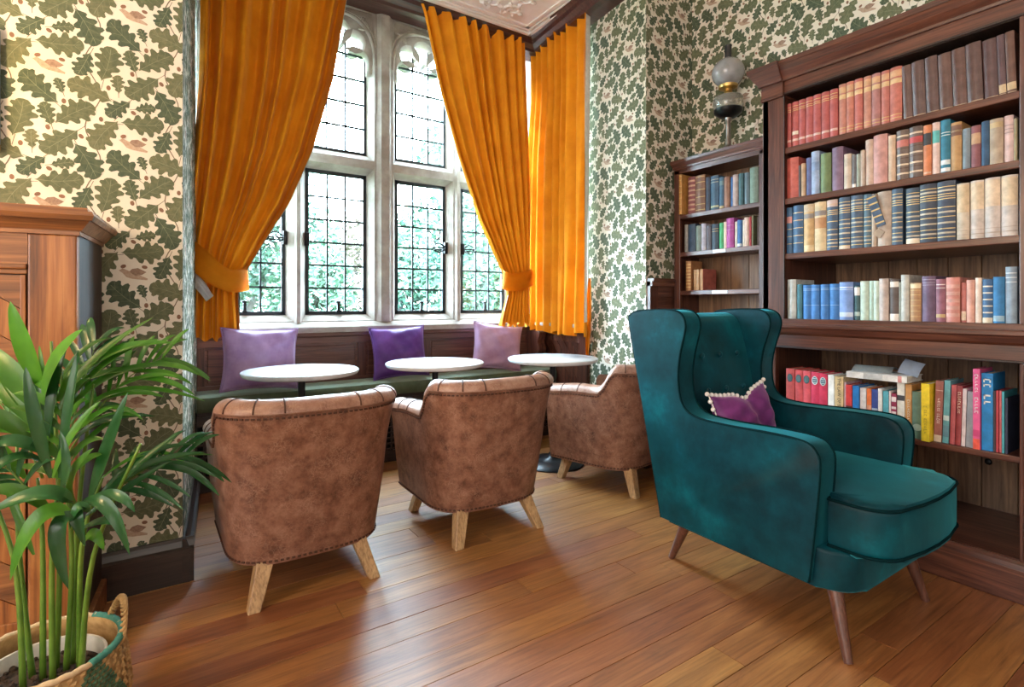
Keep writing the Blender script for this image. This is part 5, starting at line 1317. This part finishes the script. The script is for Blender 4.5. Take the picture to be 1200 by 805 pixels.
# oval badges on the reds
for o in [o for o in COL.objects if 'badge,' in o.get('label', '')]:
    pale = 'pale' in o['label']
    for k, (s, c) in enumerate((((1.0, (0.55, 0.62, 0.62)) if pale else (1.0, (0.02, 0.05, 0.06))), ((0.78, (0.03, 0.10, 0.14)) if pale else (0.8, (0.06, 0.12, 0.12))))):
        bm = B(); bm.faces.new([bm.verts.new((-0.0034 - 0.0005*k, 0.0135*s*math.cos(a), 0.185 + 0.020*s*math.sin(a))) for a in [6.283*i/16 for i in range(16)]])
        finish('oval_badge', bm, cmat(c), o)
    if pale:
        bm = B()
        for k in range(3): box(bm, -0.0046, -0.004, -0.008, 0.008, 0.174+k*0.009, 0.177+k*0.009)
        finish('badge_stripe', bm, cmat((0.5, 0.6, 0.62)), o)
g_ = [o for o in COL.objects if 'pale oval' in o.get('label', '')][0]
bm = B(); bm.faces.new([bm.verts.new((-0.0068, 0.016*math.cos(a), 0.045 + 0.014*math.sin(a))) for a in [6.283*i/16 for i in range(16)]]); finish('oval_badge', bm, cmat((0.34, 0.40, 0.34)), g_)
# white book lying on the row, papers on it
ya, yb = on_x(993, 0, 2.555).y, on_x(1064, 0, 2.555).y
fl = book(0, 0, 0, 0.026, abs(ya-yb), 0.16, (0.78, 0.77, 0.75), 'white book lying flat across the paperbacks on the lower shelf', 'books on the lower shelf of the tall bookcase', page='pagew', round_=0.1, bands=[(0.86, 0.92, (0.7, 0.3, 0.28)), (0.30, 0.62, (0.55, 0.56, 0.56))],
          flat=Matrix.Translation((2.545, ya, 0.513 + 0.2185 + 0.0125)) @ Matrix(((1,0,0,0),(0,0,-1,0),(0,1,0,0),(0,0,0,1))))
def sheet(name, loc, w, d, rot, col, label, bend=0.01):
    bm = B(); grid(bm, 8, 6, lambda u, v: ((u-.5)*w, (v-.5)*d, bend*math.sin(u*3.1))); bmesh.ops.solidify(bm, geom=bm.faces[:], thickness=0.0008)
    o = finish(name, bm, plain('paper_' + name + str(round(col[0], 2)), col, 0.7), loc=loc, rot=rot, smooth=True); return tag(o, label, 'paper')
zt = 0.513 + 0.2185 + 0.027
sheet('folded_paper', (2.66, on_x(1025, 0, 2.66).y, zt + 0.0005), 0.12, 0.15, (0, R(-4), R(8)), (0.62, 0.70, 0.74), 'crumpled pale grey-blue paper lying on the flat white book', 0.02)
sheet('note_card', (2.62, on_x(1068, 0, 2.62).y, zt + 0.028), 0.07, 0.075, (R(20), R(-52), R(-20)), (0.55, 0.66, 0.84), 'light blue card propped up on the flat white book', 0.006)

# small bookcase
Sq = zf(785, 0.16153, [(56,110,0.258,(0.50,0.24,0.06),'large orange-brown gilt book',{'bands':bands_gilt(0.1,0.25,0.4,0.55,0.7,0.85,0.95),'dx':-0.03}),(131,183,0.235,(0.22,0.055,0.06),'maroon book with gilt scrolls',{'bands':[(0.08+0.13*k,0.13+0.13*k,(0.5,0.3,0.2)) for k in range(7)]}),(186,258,0.232,(0.17,0.075,0.04),'brown leather book with gilt edge',{'bands':bands_gilt(0.05,0.2,0.4,0.6,0.8,0.95)}),
  (262,292,0.208,(0.03,0.055,0.085),'midnight navy book'),(294,354,0.208,(0.03,0.075,0.13),'wide navy book with gilt spots',{'bands':[(0.06,0.12,(0.4,0.36,0.22)),(0.88,0.9,(0.35,0.36,0.3)),(0.8,0.82,(0.35,0.36,0.3))]}),(358,392,0.190,(0.04,0.10,0.17),'blue book with gilt foot',{'bands':[(0.0,0.08,(0.55,0.42,0.22)),(0.74,0.88,(0.12,0.2,0.22))]}),(394,436,0.184,(0.25,0.11,0.065),'russet brown book'),
  (439,456,0.178,(0.02,0.11,0.30),'thin bright blue book'),(458,498,0.186,(0.38,0.28,0.26),'dusty pink-grey book'),(500,536,0.186,(0.03,0.10,0.12),'dark teal book'),(539,576,0.184,(0.10,0.15,0.18),'slate book'),(578,640,0.205,(0.17,0.23,0.18),'grey-green book'),(642,700,0.20,(0.05,0.10,0.11),'dark teal book against the tall bookcase',{'dx':0.03})])
shelf_books(2.888, ZSS['e'], 1.905, 'books on the top shelf of the small bookcase', 'top shelf of small bookcase', Sq, dep=0.15)
Tq = zf(785, 0.16153, [(108,131,0.178,(0.28,0.26,0.24),'grey book'),(133,186,0.176,(0.03,0.055,0.10),'navy book'),(189,226,0.160,(0.17,0.21,0.18),'grey-green book'),(229,262,0.168,(0.40,0.36,0.42),'pale lilac-grey book'),(266,301,0.150,(0.10,0.09,0.11),'dark slate book'),
  (304,355,0.155,(0.025,0.045,0.07),'wide blue-black book',{'bands':bands_gilt(0.8,0.7)}),(358,387,0.158,(0.05,0.34,0.13),'bright green book'),(389,410,0.160,(0.68,0.52,0.40),'thin cream book'),(412,466,0.178,(0.36,0.05,0.24),'magenta book',{'bands':[(0.6,0.61,(0.6,0.3,0.5)),(0.75,0.76,(0.6,0.3,0.5))]}),(471,489,0.152,(0.66,0.55,0.42),'thin ivory book'),
  (491,525,0.158,(0.03,0.13,0.33),'blue book with white foot',{'bands':[(0.02,0.12,(0.6,0.6,0.6))]}),(527,540,0.156,(0.70,0.62,0.54),'very thin cream book'),(542,574,0.168,(0.62,0.44,0.36),'cream and pink book'),(576,592,0.168,(0.36,0.02,0.03),'thin dark red book'),(594,608,0.174,(0.12,0.12,0.05),'thin olive book'),(610,690,0.168,(0.24,0.22,0.25),'wide mauve-grey book',{'dx':0.03})])
shelf_books(2.888, ZSS['f'], 1.607, 'books on the second shelf of the small bookcase', 'second shelf of small bookcase', Tq, dep=0.14)
Uq = zf(785, 0.09937, [(190,250,0.190,(0.38,0.17,0.065),'tall tan gilt book',{'bands':[(0.1+0.11*k,0.13+0.11*k,'gold') for k in range(8)]}),(281,312,0.132,(0.46,0.25,0.12),'small tan book',{'bands':bands_gilt(.2,.8)}),(316,348,0.132,(0.50,0.30,0.16),'small pale tan book',{'bands':bands_gilt(.2,.8)}),(352,388,0.134,(0.46,0.12,0.09),'small tan-spined red book',{'bands':[(0,1,(0.54,0.32,0.18))]})])
shelf_books(2.888, ZSS['g'], 1.363, 'books on the third shelf of the small bookcase', 'third shelf of small bookcase', Uq, dep=0.13)

# ---- oil lamp on the small bookcase
lamp = empty('oil_lamp', (2.985, 2.03, 1.99)); tag(lamp, 'old oil lamp with frosted glass globe on the small bookcase', 'lamp')
def Lp(name, mat, prof, n=32, **k):
    bm = B(); lathe(bm, prof, n=n, cap=False); return finish(name, bm, mat, lamp, smooth=True, angle=50, **k)
M['frost'] = noise_mat('frosted_globe_glass', (0.34, 0.34, 0.35), (0.50, 0.50, 0.52), scale=10, rough=0.12, coat=0.6)
M['frost'].node_tree.nodes['Principled BSDF'].inputs['Transmission Weight'].default_value = 0.35
M['resv'] = noise_mat('clear_glass_reservoir', (0.42, 0.40, 0.34), (0.60, 0.58, 0.52), scale=10, rough=0.08, coat=0.6)
M['resv'].node_tree.nodes['Principled BSDF'].inputs['Transmission Weight'].default_value = 0.7
Lp('base', M['pewter'], [(0.001, 0), (0.075, 0), (0.075, 0.008), (0.05, 0.018), (0.03, 0.04), (0.02, 0.055)])
Lp('column', M['pewter'], [(0.019, 0.05), (0.019, 0.075), (0.0155, 0.085), (0.0155, 0.20), (0.021, 0.205), (0.021, 0.222), (0.001, 0.225)])
Lp('reservoir_cup', M['black'], [(0.02, 0.222), (0.05, 0.228), (0.082, 0.252), (0.086, 0.275), (0.078, 0.277)])
Lp('glass_reservoir', M['resv'], [(0.078, 0.272), (0.088, 0.295), (0.089, 0.335), (0.082, 0.352), (0.045, 0.362), (0.03, 0.366)])
Lp('burner', M['brass'], [(0.03, 0.362), (0.034, 0.372), (0.024, 0.382), (0.024, 0.40), (0.055, 0.408), (0.058, 0.424), (0.05, 0.428), (0.001, 0.43)])
Lp('glass_globe', M['frost'], [(0.048, 0.424)] + [(0.097*math.cos(a), 0.505 + 0.090*math.sin(a)) for a in [R(-58 + 118*k/16) for k in range(17)]] + [(0.03, 0.588), (0.03, 0.592)])
Lp('chimney', plain('smoked_glass_chimney', (0.03, 0.03, 0.032), 0.15), [(0.021, 0.43), (0.021, 0.66), (0.024, 0.672), (0.019, 0.672), (0.018, 0.45)])
# ================================================================== LEFT CABINET
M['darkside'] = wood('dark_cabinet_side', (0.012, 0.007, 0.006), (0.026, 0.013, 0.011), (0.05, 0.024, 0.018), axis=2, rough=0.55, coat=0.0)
CX, CY = -0.178, 2.01
ca_ = empty('cabinet', (CX, CY, 0), R(-5.5)); tag(ca_, 'tall walnut cabinet with moulded cornice and slanting board door panels', 'cabinet')
def K(name, mat, fn, **k):
    bm = B(); fn(bm); return finish(name, bm, mat, ca_, **k)
CW, CD = 1.05, 0.36                              # width to the left, depth to the wall
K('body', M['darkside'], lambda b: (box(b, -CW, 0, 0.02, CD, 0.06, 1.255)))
K('plinth', M['cabx'], lambda b: box(b, -CW-0.015, 0.015, -0.012, CD, 0.0, 0.09, bev=0.005))
def cor(b):
    def rr(p): return (-CW-p, p, -p, CD)
    frustum(b, rr(0.006), rr(0.006), 1.252, 1.264); frustum(b, rr(0.010), rr(0.034), 1.264, 1.292); frustum(b, rr(0.040), rr(0.046), 1.292, 1.306); frustum(b, rr(0.046), rr(0.040), 1.306, 1.318); frustum(b, rr(0.030), rr(0.026), 1.318, 1.330)
K('cornice', M['cabx'], cor)
K('corner_stile', M['cab'], lambda b: box(b, -0.112, 0.0, -0.002, 0.03, 0.09, 1.253, bev=0.006))
K('corner_stile', M['cab'], lambda b: box(b, -CW, -CW+0.112, -0.002, 0.03, 0.09, 1.253, bev=0.006))
K('top_frieze', M['cabx'], lambda b: box(b, -CW+0.112, -0.113, 0.004, 0.03, 1.165, 1.253))
K('frieze_moulding', M['cabx'], lambda b: (box(b, -CW+0.112, -0.113, -0.006, 0.03, 1.150, 1.165, bev=0.005), box(b, -CW+0.112, -0.113, 0.0, 0.03, 1.136, 1.150, bev=0.003)))
for (xa_, xb_) in ((-0.525, -0.116), (-CW+0.116, -0.529)):
    dr = K('door', M['cab'], lambda b: box(b, xa_, xb_, 0.016, 0.03, 0.10, 1.134))
    bm = B(); box(bm, xa_, xa_+0.03, 0.0, 0.018, 0.10, 1.134, bev=0.002); box(bm, xb_-0.012, xb_, 0.0, 0.018, 0.10, 1.134, bev=0.002); box(bm, xa_, xb_, 0.0, 0.018, 0.10, 0.16, bev=0.002); finish('door_frame', bm, M['cab'], dr)
    u0, u1, v0, v1 = xa_+0.03, xb_-0.012, 0.16, 1.134; k = 0; w = 0.105
    while v0 + k*w - (u1-u0)*0.75 < v1:
        s = v0 + k*w - (u1-u0)*0.75
        Pq = clip([(u0, s + (u1-u0)*0.75), (u1, s), (u1, s+w-0.003), (u0, s+(u1-u0)*0.75+w-0.003)], u0, u1, v0, v1)
        if Pq and len(Pq) > 2:
            bm = B(); prism(bm, Pq, lambda u, v, t: (u, t, v), 0.006, 0.017); finish('slanting_board', bm, M['cabx'] if k % 2 else M['cab'], dr)
        k += 1
    bm = B(); bmesh.ops.create_uvsphere(bm, u_segments=12, v_segments=8, radius=0.016, matrix=Matrix.Translation((xa_+0.04 if xa_ > -0.55 else xb_-0.04, -0.016, 0.66))); finish('knob', bm, M['brass'], dr, smooth=True)

# ================================================================== WALL LAMP at the left edge
wl = empty('wall_lamp', (-0.437, 2.4, 1.55)); tag(wl, 'narrow grey metal wall lamp with warm glow at the left picture edge', 'lamp')
bm = B(); box(bm, -0.05, 0.028, -0.035, 0.0, 0.02, 0.40, bev=0.004); finish('backplate', bm, plain('blue_grey_metal', (0.33, 0.38, 0.45), 0.4, metal=0.3), wl)
bm = B(); lathe(bm, [(0.0005, 0), (0.012, 0.0), (0.012, 0.02), (0.0005, 0.022)], n=12, c=(0.018, -0.02, 0.0), cap=False); finish('knob', bm, M['brass'], wl, smooth=True)
bm = B(); tube(bm, [(-0.03, -0.03, 0.26), (-0.06, -0.10, 0.24), (-0.09, -0.13, 0.26)], 0.008, n=8); finish('arm', bm, M['brass'], wl, smooth=True)
bm = B(); lathe(bm, [(0.065, 0.22), (0.05, 0.30), (0.035, 0.37)], n=24, c=(-0.10, -0.15, 0.0), cap=False); bmesh.ops.solidify(bm, geom=bm.faces[:], thickness=0.003)
finish('shade', bm, plain('cream_lamp_shade', (0.75, 0.62, 0.40), 0.7), wl, smooth=True)
bm = B(); bmesh.ops.create_uvsphere(bm, u_segments=16, v_segments=10, radius=0.022, matrix=Matrix.Translation((-0.10, -0.15, 0.285)))
em, nt_, b_ = base_mat('warm_bulb'); b_.inputs['Emission Color'].default_value = (1, 0.72, 0.36, 1); b_.inputs['Emission Strength'].default_value = 30
finish('bulb', bm, em, wl, smooth=True)
pl = bpy.data.lights.new('warm_lamp_light', 'POINT'); pl.energy = 6; pl.color = (1.0, 0.70, 0.34); pl.shadow_soft_size = 0.05
po = bpy.data.objects.new('warm_lamp_light', pl); COL.objects.link(po); po.location = (-0.52, 2.20, 1.83)

fl_ = empty('added_floor_lamp', (-1.05, 1.30, 0)); tag(fl_, 'unseen floor lamp with cream shade, added for warm light on the left', 'lamp')  # added beyond the frame to supply the warm light on the left
bm = B(); lathe(bm, [(0.0005, 0), (0.14, 0), (0.14, 0.012), (0.03, 0.03), (0.0005, 0.03)], n=32, cap=False); finish('base', bm, M['brass'], fl_, smooth=True, angle=50)
bm = B(); lathe(bm, [(0.012, 0.02), (0.012, 1.62)], n=12); finish('pole', bm, M['brass'], fl_, smooth=True, angle=50)
bm = B(); lathe(bm, [(0.20, 1.50), (0.12, 1.78)], n=32, cap=False); bmesh.ops.solidify(bm, geom=bm.faces[:], thickness=0.003)
sm_, nt_, b_ = base_mat('glowing_cream_shade'); b_.inputs['Base Color'].default_value = (0.8, 0.66, 0.42, 1); b_.inputs['Emission Color'].default_value = (1, 0.72, 0.38, 1); b_.inputs['Emission Strength'].default_value = 4.0
finish('shade', bm, sm_, fl_, smooth=True)
bm = B(); bmesh.ops.create_uvsphere(bm, u_segments=16, v_segments=10, radius=0.03, matrix=Matrix.Translation((0, 0, 1.66))); finish('bulb', bm, em, fl_, smooth=True)
for zz, en in ((1.84, 11), (1.44, 9)):
    pl = bpy.data.lights.new('added_lamp_light', 'POINT'); pl.energy = en; pl.color = (1.0, 0.72, 0.38); pl.shadow_soft_size = 0.08
    po = bpy.data.objects.new('added_lamp_light', pl); COL.objects.link(po); po.location = (-1.05, 1.30, zz)

# ================================================================== POTTED PALM IN A WOVEN BASKET
PX, PY = -0.204, 1.606
bk_ = empty('woven_basket', (PX, PY, 0)); tag(bk_, 'round woven straw basket with dark green pattern holding the palm', 'basket')
def brad(z): return interp([(0, 0.125), (0.05, 0.152), (0.14, 0.166), (0.22, 0.158), (0.262, 0.147)], z)
M['straw'] = noise_mat('natural_straw', (0.36, 0.20, 0.07), (0.55, 0.34, 0.14), scale=40, rough=0.8)
M['greenstraw'] = noise_mat('green_dyed_straw', (0.03, 0.075, 0.035), (0.07, 0.14, 0.07), scale=40, rough=0.8)
M['tealstraw'] = noise_mat('teal_dyed_straw', (0.03, 0.17, 0.13), (0.07, 0.26, 0.2), scale=40, rough=0.8)
bm = B(); lathe(bm, [(0.0005, 0.002), (0.123, 0.002), (0.125, 0.006)] + [(brad(z)-0.004, z) for z in [k*0.262/14 for k in range(1, 15)]] + [(brad(z)-0.010, z) for z in [0.262*k/10 for k in range(10, 3, -1)]], n=48, cap=False)
finish('wall', bm, M['straw'], bk_, smooth=True)
bms = {'straw': B(), 'greenstraw': B()}
rows = 26; nst = 80
for j in range(rows):
    z = 0.006 + j*0.0098
    for k in range(nst):
        a = 6.2832*(k + (0.5 if j % 2 else 0))/nst
        pat = (math.sin(a*3 + 0.6) + (j-13)*0.10*math.copysign(1, math.cos(a*3 + .6)))
        da = ((a - R(-48) + math.pi/3) % (2*math.pi/3)) - math.pi/3
        green = abs(da) < 0.62*(1 - abs(j-13)/15.0) and not (j % 5 == 4 and abs(da) > 0.3)
        m_ = 'greenstraw' if green else 'straw'
        if m_ == 'straw' and (k + j) % 2: continue
        r_ = brad(z); p = Vector((r_*math.cos(a), r_*math.sin(a), z)); t = Vector((-math.sin(a), math.cos(a), 0.35)).normalized(); o_ = Vector((math.cos(a), math.sin(a), 0))
        bb = bms[m_]; up = o_.cross(t)
        v = [bb.verts.new(p + t*x*0.0068 + up*y*0.0044 + o_*h) for x, y, h in ((-1,-1,-.001),(1,-1,-.001),(1,1,-.001),(-1,1,-.001),(0,0,0.0035))]
        for q in ((0,1,4),(1,2,4),(2,3,4),(3,0,4)): bb.faces.new([v[i] for i in q])
o = finish('plaited_stitches', bms['straw'], M['straw'], bk_); o['kind'] = 'stuff'
o = finish('green_pattern', bms['greenstraw'], M['greenstraw'], bk_); o['kind'] = 'stuff'
bm = B(); tube(bm, [((0.145)*math.cos(a), (0.145)*math.sin(a), 0.262 + 0.0015*math.sin(a*30)) for a in [6.2832*k/96 for k in range(96)]], 0.0065, n=8, closed=True)
finish('rim', bm, noise_mat('pale_rim_straw', (0.50, 0.36, 0.20), (0.66, 0.50, 0.31), scale=60, rough=0.8), bk_, smooth=True)
bm = B(); tube(bm, [(0.1455*math.cos(a), 0.1455*math.sin(a), 0.2625 + 0.0012*math.sin(a*60)) for a in [R(-50 + 105*k/40) for k in range(41)]], 0.0078, n=8); o = finish('teal_rim_binding', bm, M['tealstraw'], bk_, smooth=True)
for s in (0, 1):
    a0 = R(14 + 180*s)
    bm = B(); cen = [Vector((0.150*math.cos(a0 + u), 0.150*math.sin(a0 + u), 0.25 + 0.075*math.sin(v))) for u, v in [((k/20-0.5)*0.95, math.pi*k/20) for k in range(21)]]
    for ph_ in (0, math.pi):
        tube(bm, [p + Vector((0.005*math.cos(k*1.1 + ph_), 0.005*math.sin(k*1.1 + ph_), 0.003*math.sin(k*1.1+ph_))) for k, p in enumerate(smooth_path(cen, 3))], 0.0040, n=6)
    finish('rope_handle', bm, M['straw'], bk_, smooth=True)

pm = empty('potted_palm', (PX, PY, 0.01)); tag(pm, 'leafy green palm in a white inner pot', 'plant')
bm = B(); lathe(bm, [(0.0005, 0.0), (0.095, 0.0), (0.113, 0.16), (0.118, 0.222), (0.112, 0.222), (0.108, 0.16), (0.0005, 0.15)], n=40, cap=False); finish('inner_pot', bm, plain('white_pot', (0.72, 0.70, 0.66), 0.5), pm, smooth=True, angle=50)
bm = B(); lathe(bm, [(0.0005, 0.190), (0.06, 0.192), (0.111, 0.186)], n=32, cap=False)
rn = random.Random(2)
for _ in range(120):
    a, q_ = rn.uniform(0, 6.28), 0.107*math.sqrt(rn.random()); bmesh.ops.create_icosphere(bm, subdivisions=1, radius=rn.uniform(.003, .008), matrix=Matrix.Translation((q_*math.cos(a), q_*math.sin(a), 0.190)))
finish('soil', bm, noise_mat('bark_chip_soil', (0.02, 0.012, 0.008), (0.075, 0.045, 0.03), scale=60, rough=0.95), pm)
M['palm'] = noise_mat('palm_leaf_green', (0.05, 0.20, 0.015), (0.13, 0.34, 0.03), scale=5, rough=0.32, huevar=0.32, coat=0.15)
M['palmdark'] = noise_mat('palm_leaf_deep_green', (0.018, 0.10, 0.022), (0.05, 0.18, 0.05), scale=5, rough=0.27, huevar=0.25, coat=0.3)
M['palmstem'] = noise_mat('palm_stem_green', (0.065, 0.155, 0.014), (0.14, 0.25, 0.03), scale=12, rough=0.4)
off_ = -Vector((PX, PY, 0.01))
DP = PX*FW[0] + PY*FW[1]                          # the plant's own depth
def leaf(p0, p1, p2, width, dark=False, fold=0.35, nrm=None, name='leaf'):
    """p0 base, p1 control, p2 tip in the room"""
    bm = B(); n = 14
    rows_ = []
    for k in range(n+1):
        t = k/n; p = p0*(1-t)**2 + p1*2*t*(1-t) + p2*t*t; d = ((p1-p0)*(1-t) + (p2-p1)*t).normalized()
        view = nrm or Vector((-FW[0], -FW[1], 0.9)).normalized()
        s = d.cross(view); s = s.normalized() if s.length > 1e-4 else Vector((1, 0, 0)); up = s.cross(d)
        w = width*0.5*(math.sin(math.pi*min(1, t*0.92 + 0.05))**0.75)*(1 - 0.25*t) if t < 1 else 0.0004
        rows_.append([bm.verts.new(p - s*w + up*w*fold + off_), bm.verts.new(p + off_), bm.verts.new(p + s*w + up*w*fold + off_)])
    for a, b in zip(rows_, rows_[1:]):
        for j in range(2): f = bm.faces.new([a[j], a[j+1], b[j+1], b[j]])
    bmesh.ops.solidify(bm, geom=bm.faces[:], thickness=0.0008)
    return finish(name, bm, M['palmdark' if dark else 'palm'], pm, smooth=True, angle=45)
def px3(x, y, dd): return at_d(x, y, DP + dd)
def stem(pts, r0, r1):
    bm = B(); P = smooth_path([Vector(p) + off_ for p in pts], 6); n = len(P); tube(bm, P, [r0 + (r1-r0)*k/(n-1) for k in range(n)], n=8); finish('stem', bm, M['palmstem'], pm, smooth=True)
root_ = lambda dx, dy: Vector((PX+dx+0.02, PY+dy, 0.195))
for (bx_, by_, mids, tip) in ((-0.02, 0.0, (50, 640), (44, 560)), (0.0, -0.02, (62, 630), (80, 500)), (0.02, 0.01, (84, 640), (70, 420)), (0.045, 0.0, (96, 640), (120, 560)), (-0.04, 0.02, (22, 640), (20, 520)),
                              (0.0, 0.03, (70, 620), (60, 400)), (0.05, -0.03, (110, 650), (165, 520)), (-0.05, -0.02, (15, 650), (-40, 520)), (0.03, 0.03, (92, 600), (110, 450))):
    stem([root_(bx_, by_), px3(mids[0], mids[1], by_), px3(tip[0], tip[1], by_*1.5)], 0.0068, 0.0030)
LV = [  # base px, control px, tip px, width m, depth offsets (base, tip), dark
 ((50,455),(30,410),(12,353),.046,(0,-.05),0), ((52,470),(60,420),(97,386),.052,(-.03,-.06),0), ((45,480),(15,430),(-35,395),.05,(-.02,0),0), ((70,480),(95,420),(180,372),.026,(0,.10),0),
 ((60,480),(110,395),(205,402),.034,(.02,.10),0), ((75,490),(120,420),(215,428),.026,(.02,.14),0), ((80,500),(130,430),(240,470),.020,(.03,.16),0), ((72,480),(130,405),(188,397),.022,(.02,.10),0),
 ((60,560),(40,480),(30,430),.034,(-.06,-.08),1), ((70,560),(82,470),(92,410),.028,(-.05,-.05),1), ((56,520),(60,450),(80,400),.030,(-.04,-.02),1),
 ((105,590),(125,530),(150,460),.040,(-.02,-.03),1), ((90,595),(70,560),(110,525),.034,(-.07,-.10),0), ((110,600),(150,535),(240,530),.026,(0,.12),1), ((112,590),(165,525),(250,533),.018,(0,.18),0),
 ((115,585),(160,520),(230,520),.020,(.02,.14),1), ((108,600),(150,550),(212,505),.022,(-.02,.06),1), ((100,605),(150,570),(200,540),.020,(-.02,.04),1),
 ((45,520),(-10,470),(-60,490),.040,(-.04,-.1),0), ((40,500),(0,440),(-50,450),.036,(.02,.05),0), ((50,530),(10,500),(-40,540),.034,(-.06,-.12),1), ((48,540),(10,520),(-30,580),.030,(-.06,-.14),1),
 ((85,590),(60,560),(-20,605),.038,(-.10,-.18),1), ((80,600),(40,585),(12,680),.046,(-.12,-.16),0), ((88,605),(55,600),(80,690),.042,(-.12,-.14),1), ((95,590),(130,570),(152,650),.030,(-.08,-.10),1),
 ((100,590),(140,565),(158,600),.026,(-.06,-.08),1), ((92,600),(85,590),(100,640),.030,(-.1,-.12),1), ((60,600),(20,560),(-30,580),.030,(-.10,-.16),0), ((98,640),(110,610),(122,645),.028,(-.06,-.08),0),
 ((70,450),(95,400),(130,396),.020,(.04,.08),0), ((76,460),(130,420),(190,440),.020,(.05,.12),0), ((58,470),(48,420),(46,405),.012,(.03,.04),0), ((82,520),(120,480),(182,488),.022,(.02,.08),1),
 ((84,540),(110,500),(160,478),.018,(.02,.08),0), ((30,560),(0,520),(-30,510),.030,(-.02,-.04),0), ((66,590),(90,550),(70,505),.024,(-.09,-.1),1), ((120,560),(190,500),(232,560),.014,(.03,.18),0),
 ((60,540),(30,500),(8,470),.030,(.03,.06),0), ((70,520),(50,470),(40,440),.026,(.05,.06),1), ((105,600),(90,580),(82,620),.024,(-.1,-.12),1), ((40,650),(20,600),(4,560),.020,(0,.02),0),
 ((96,620),(130,600),(146,620),.020,(-.07,-.09),1), ((62,560),(84,500),(118,470),.026,(-.07,-.06),0), ((52,500),(20,455),(-10,420),.038,(.03,.06),0)]
for (a, b, c, w, (d0, d1), dk) in LV:
    leaf(px3(a[0], a[1], d0), px3(b[0], b[1], (d0+d1)/2 - 0.02), px3(c[0], c[1], d1), w, dk)

def frond(base, tip, d0, d1, sag, n, L, wid, dark, seed, spread=(35, 75)):
    """feather-shaped frond: a midrib with paired leaflets"""
    rn = random.Random(seed); a, b = px3(base[0], base[1], d0), px3(tip[0], tip[1], d1); m_ = (a+b)/2 + Vector((0, 0, sag))
    q = lambda t: a*(1-t)**2 + m_*2*t*(1-t) + b*t*t
    bm = B(); P = [q(k/12) + off_ for k in range(13)]; tube(bm, P, [0.0032*(1-k/15) for k in range(13)], n=6); finish('midrib', bm, M['palmstem'], pm, smooth=True)
    view = Vector((-FW[0], -FW[1], 0.25)).normalized()
    for k in range(n):
        t = 0.30 + 0.70*k/(n-1); p = q(t); d = (q(min(1, t+.03)) - q(t-.03)).normalized(); s = d.cross(view).normalized()
        for sg in (-1, 1):
            ang = R(rn.uniform(*spread)*(1 - 0.45*t)); l = L*(0.75 + 0.5*math.sin(t*2.6))*rn.uniform(.85, 1.1)
            dr = d*math.cos(ang) + s*sg*math.sin(ang); dp = view*rn.uniform(-.25, .25)
            e = p + (dr + dp)*l; e.z -= l*rn.uniform(0.15, 0.35); c = p + (dr + dp*0.5)*l*0.55 + Vector((0, 0, l*0.08))
            leaf(p, c, e, wid*rn.uniform(.8, 1.15), dark, fold=0.25)
frond((64, 560), (190, 420), 0.03, 0.12, 0.10, 9, 0.115, 0.018, 0, 1)
frond((100, 610), (215, 535), 0.0, 0.12, 0.06, 8, 0.105, 0.017, 1, 2)
frond((50, 560), (-30, 450), 0.0, 0.06, 0.08, 8, 0.12, 0.022, 0, 3)
frond((70, 560), (110, 410), 0.06, 0.12, 0.03, 7, 0.12, 0.020, 1, 4)
frond((48, 600), (-20, 540), -0.06, -0.10, 0.06, 7, 0.12, 0.022, 1, 5)
frond((80, 610), (70, 470), -0.05, -0.03, 0.02, 6, 0.11, 0.024, 0, 6)
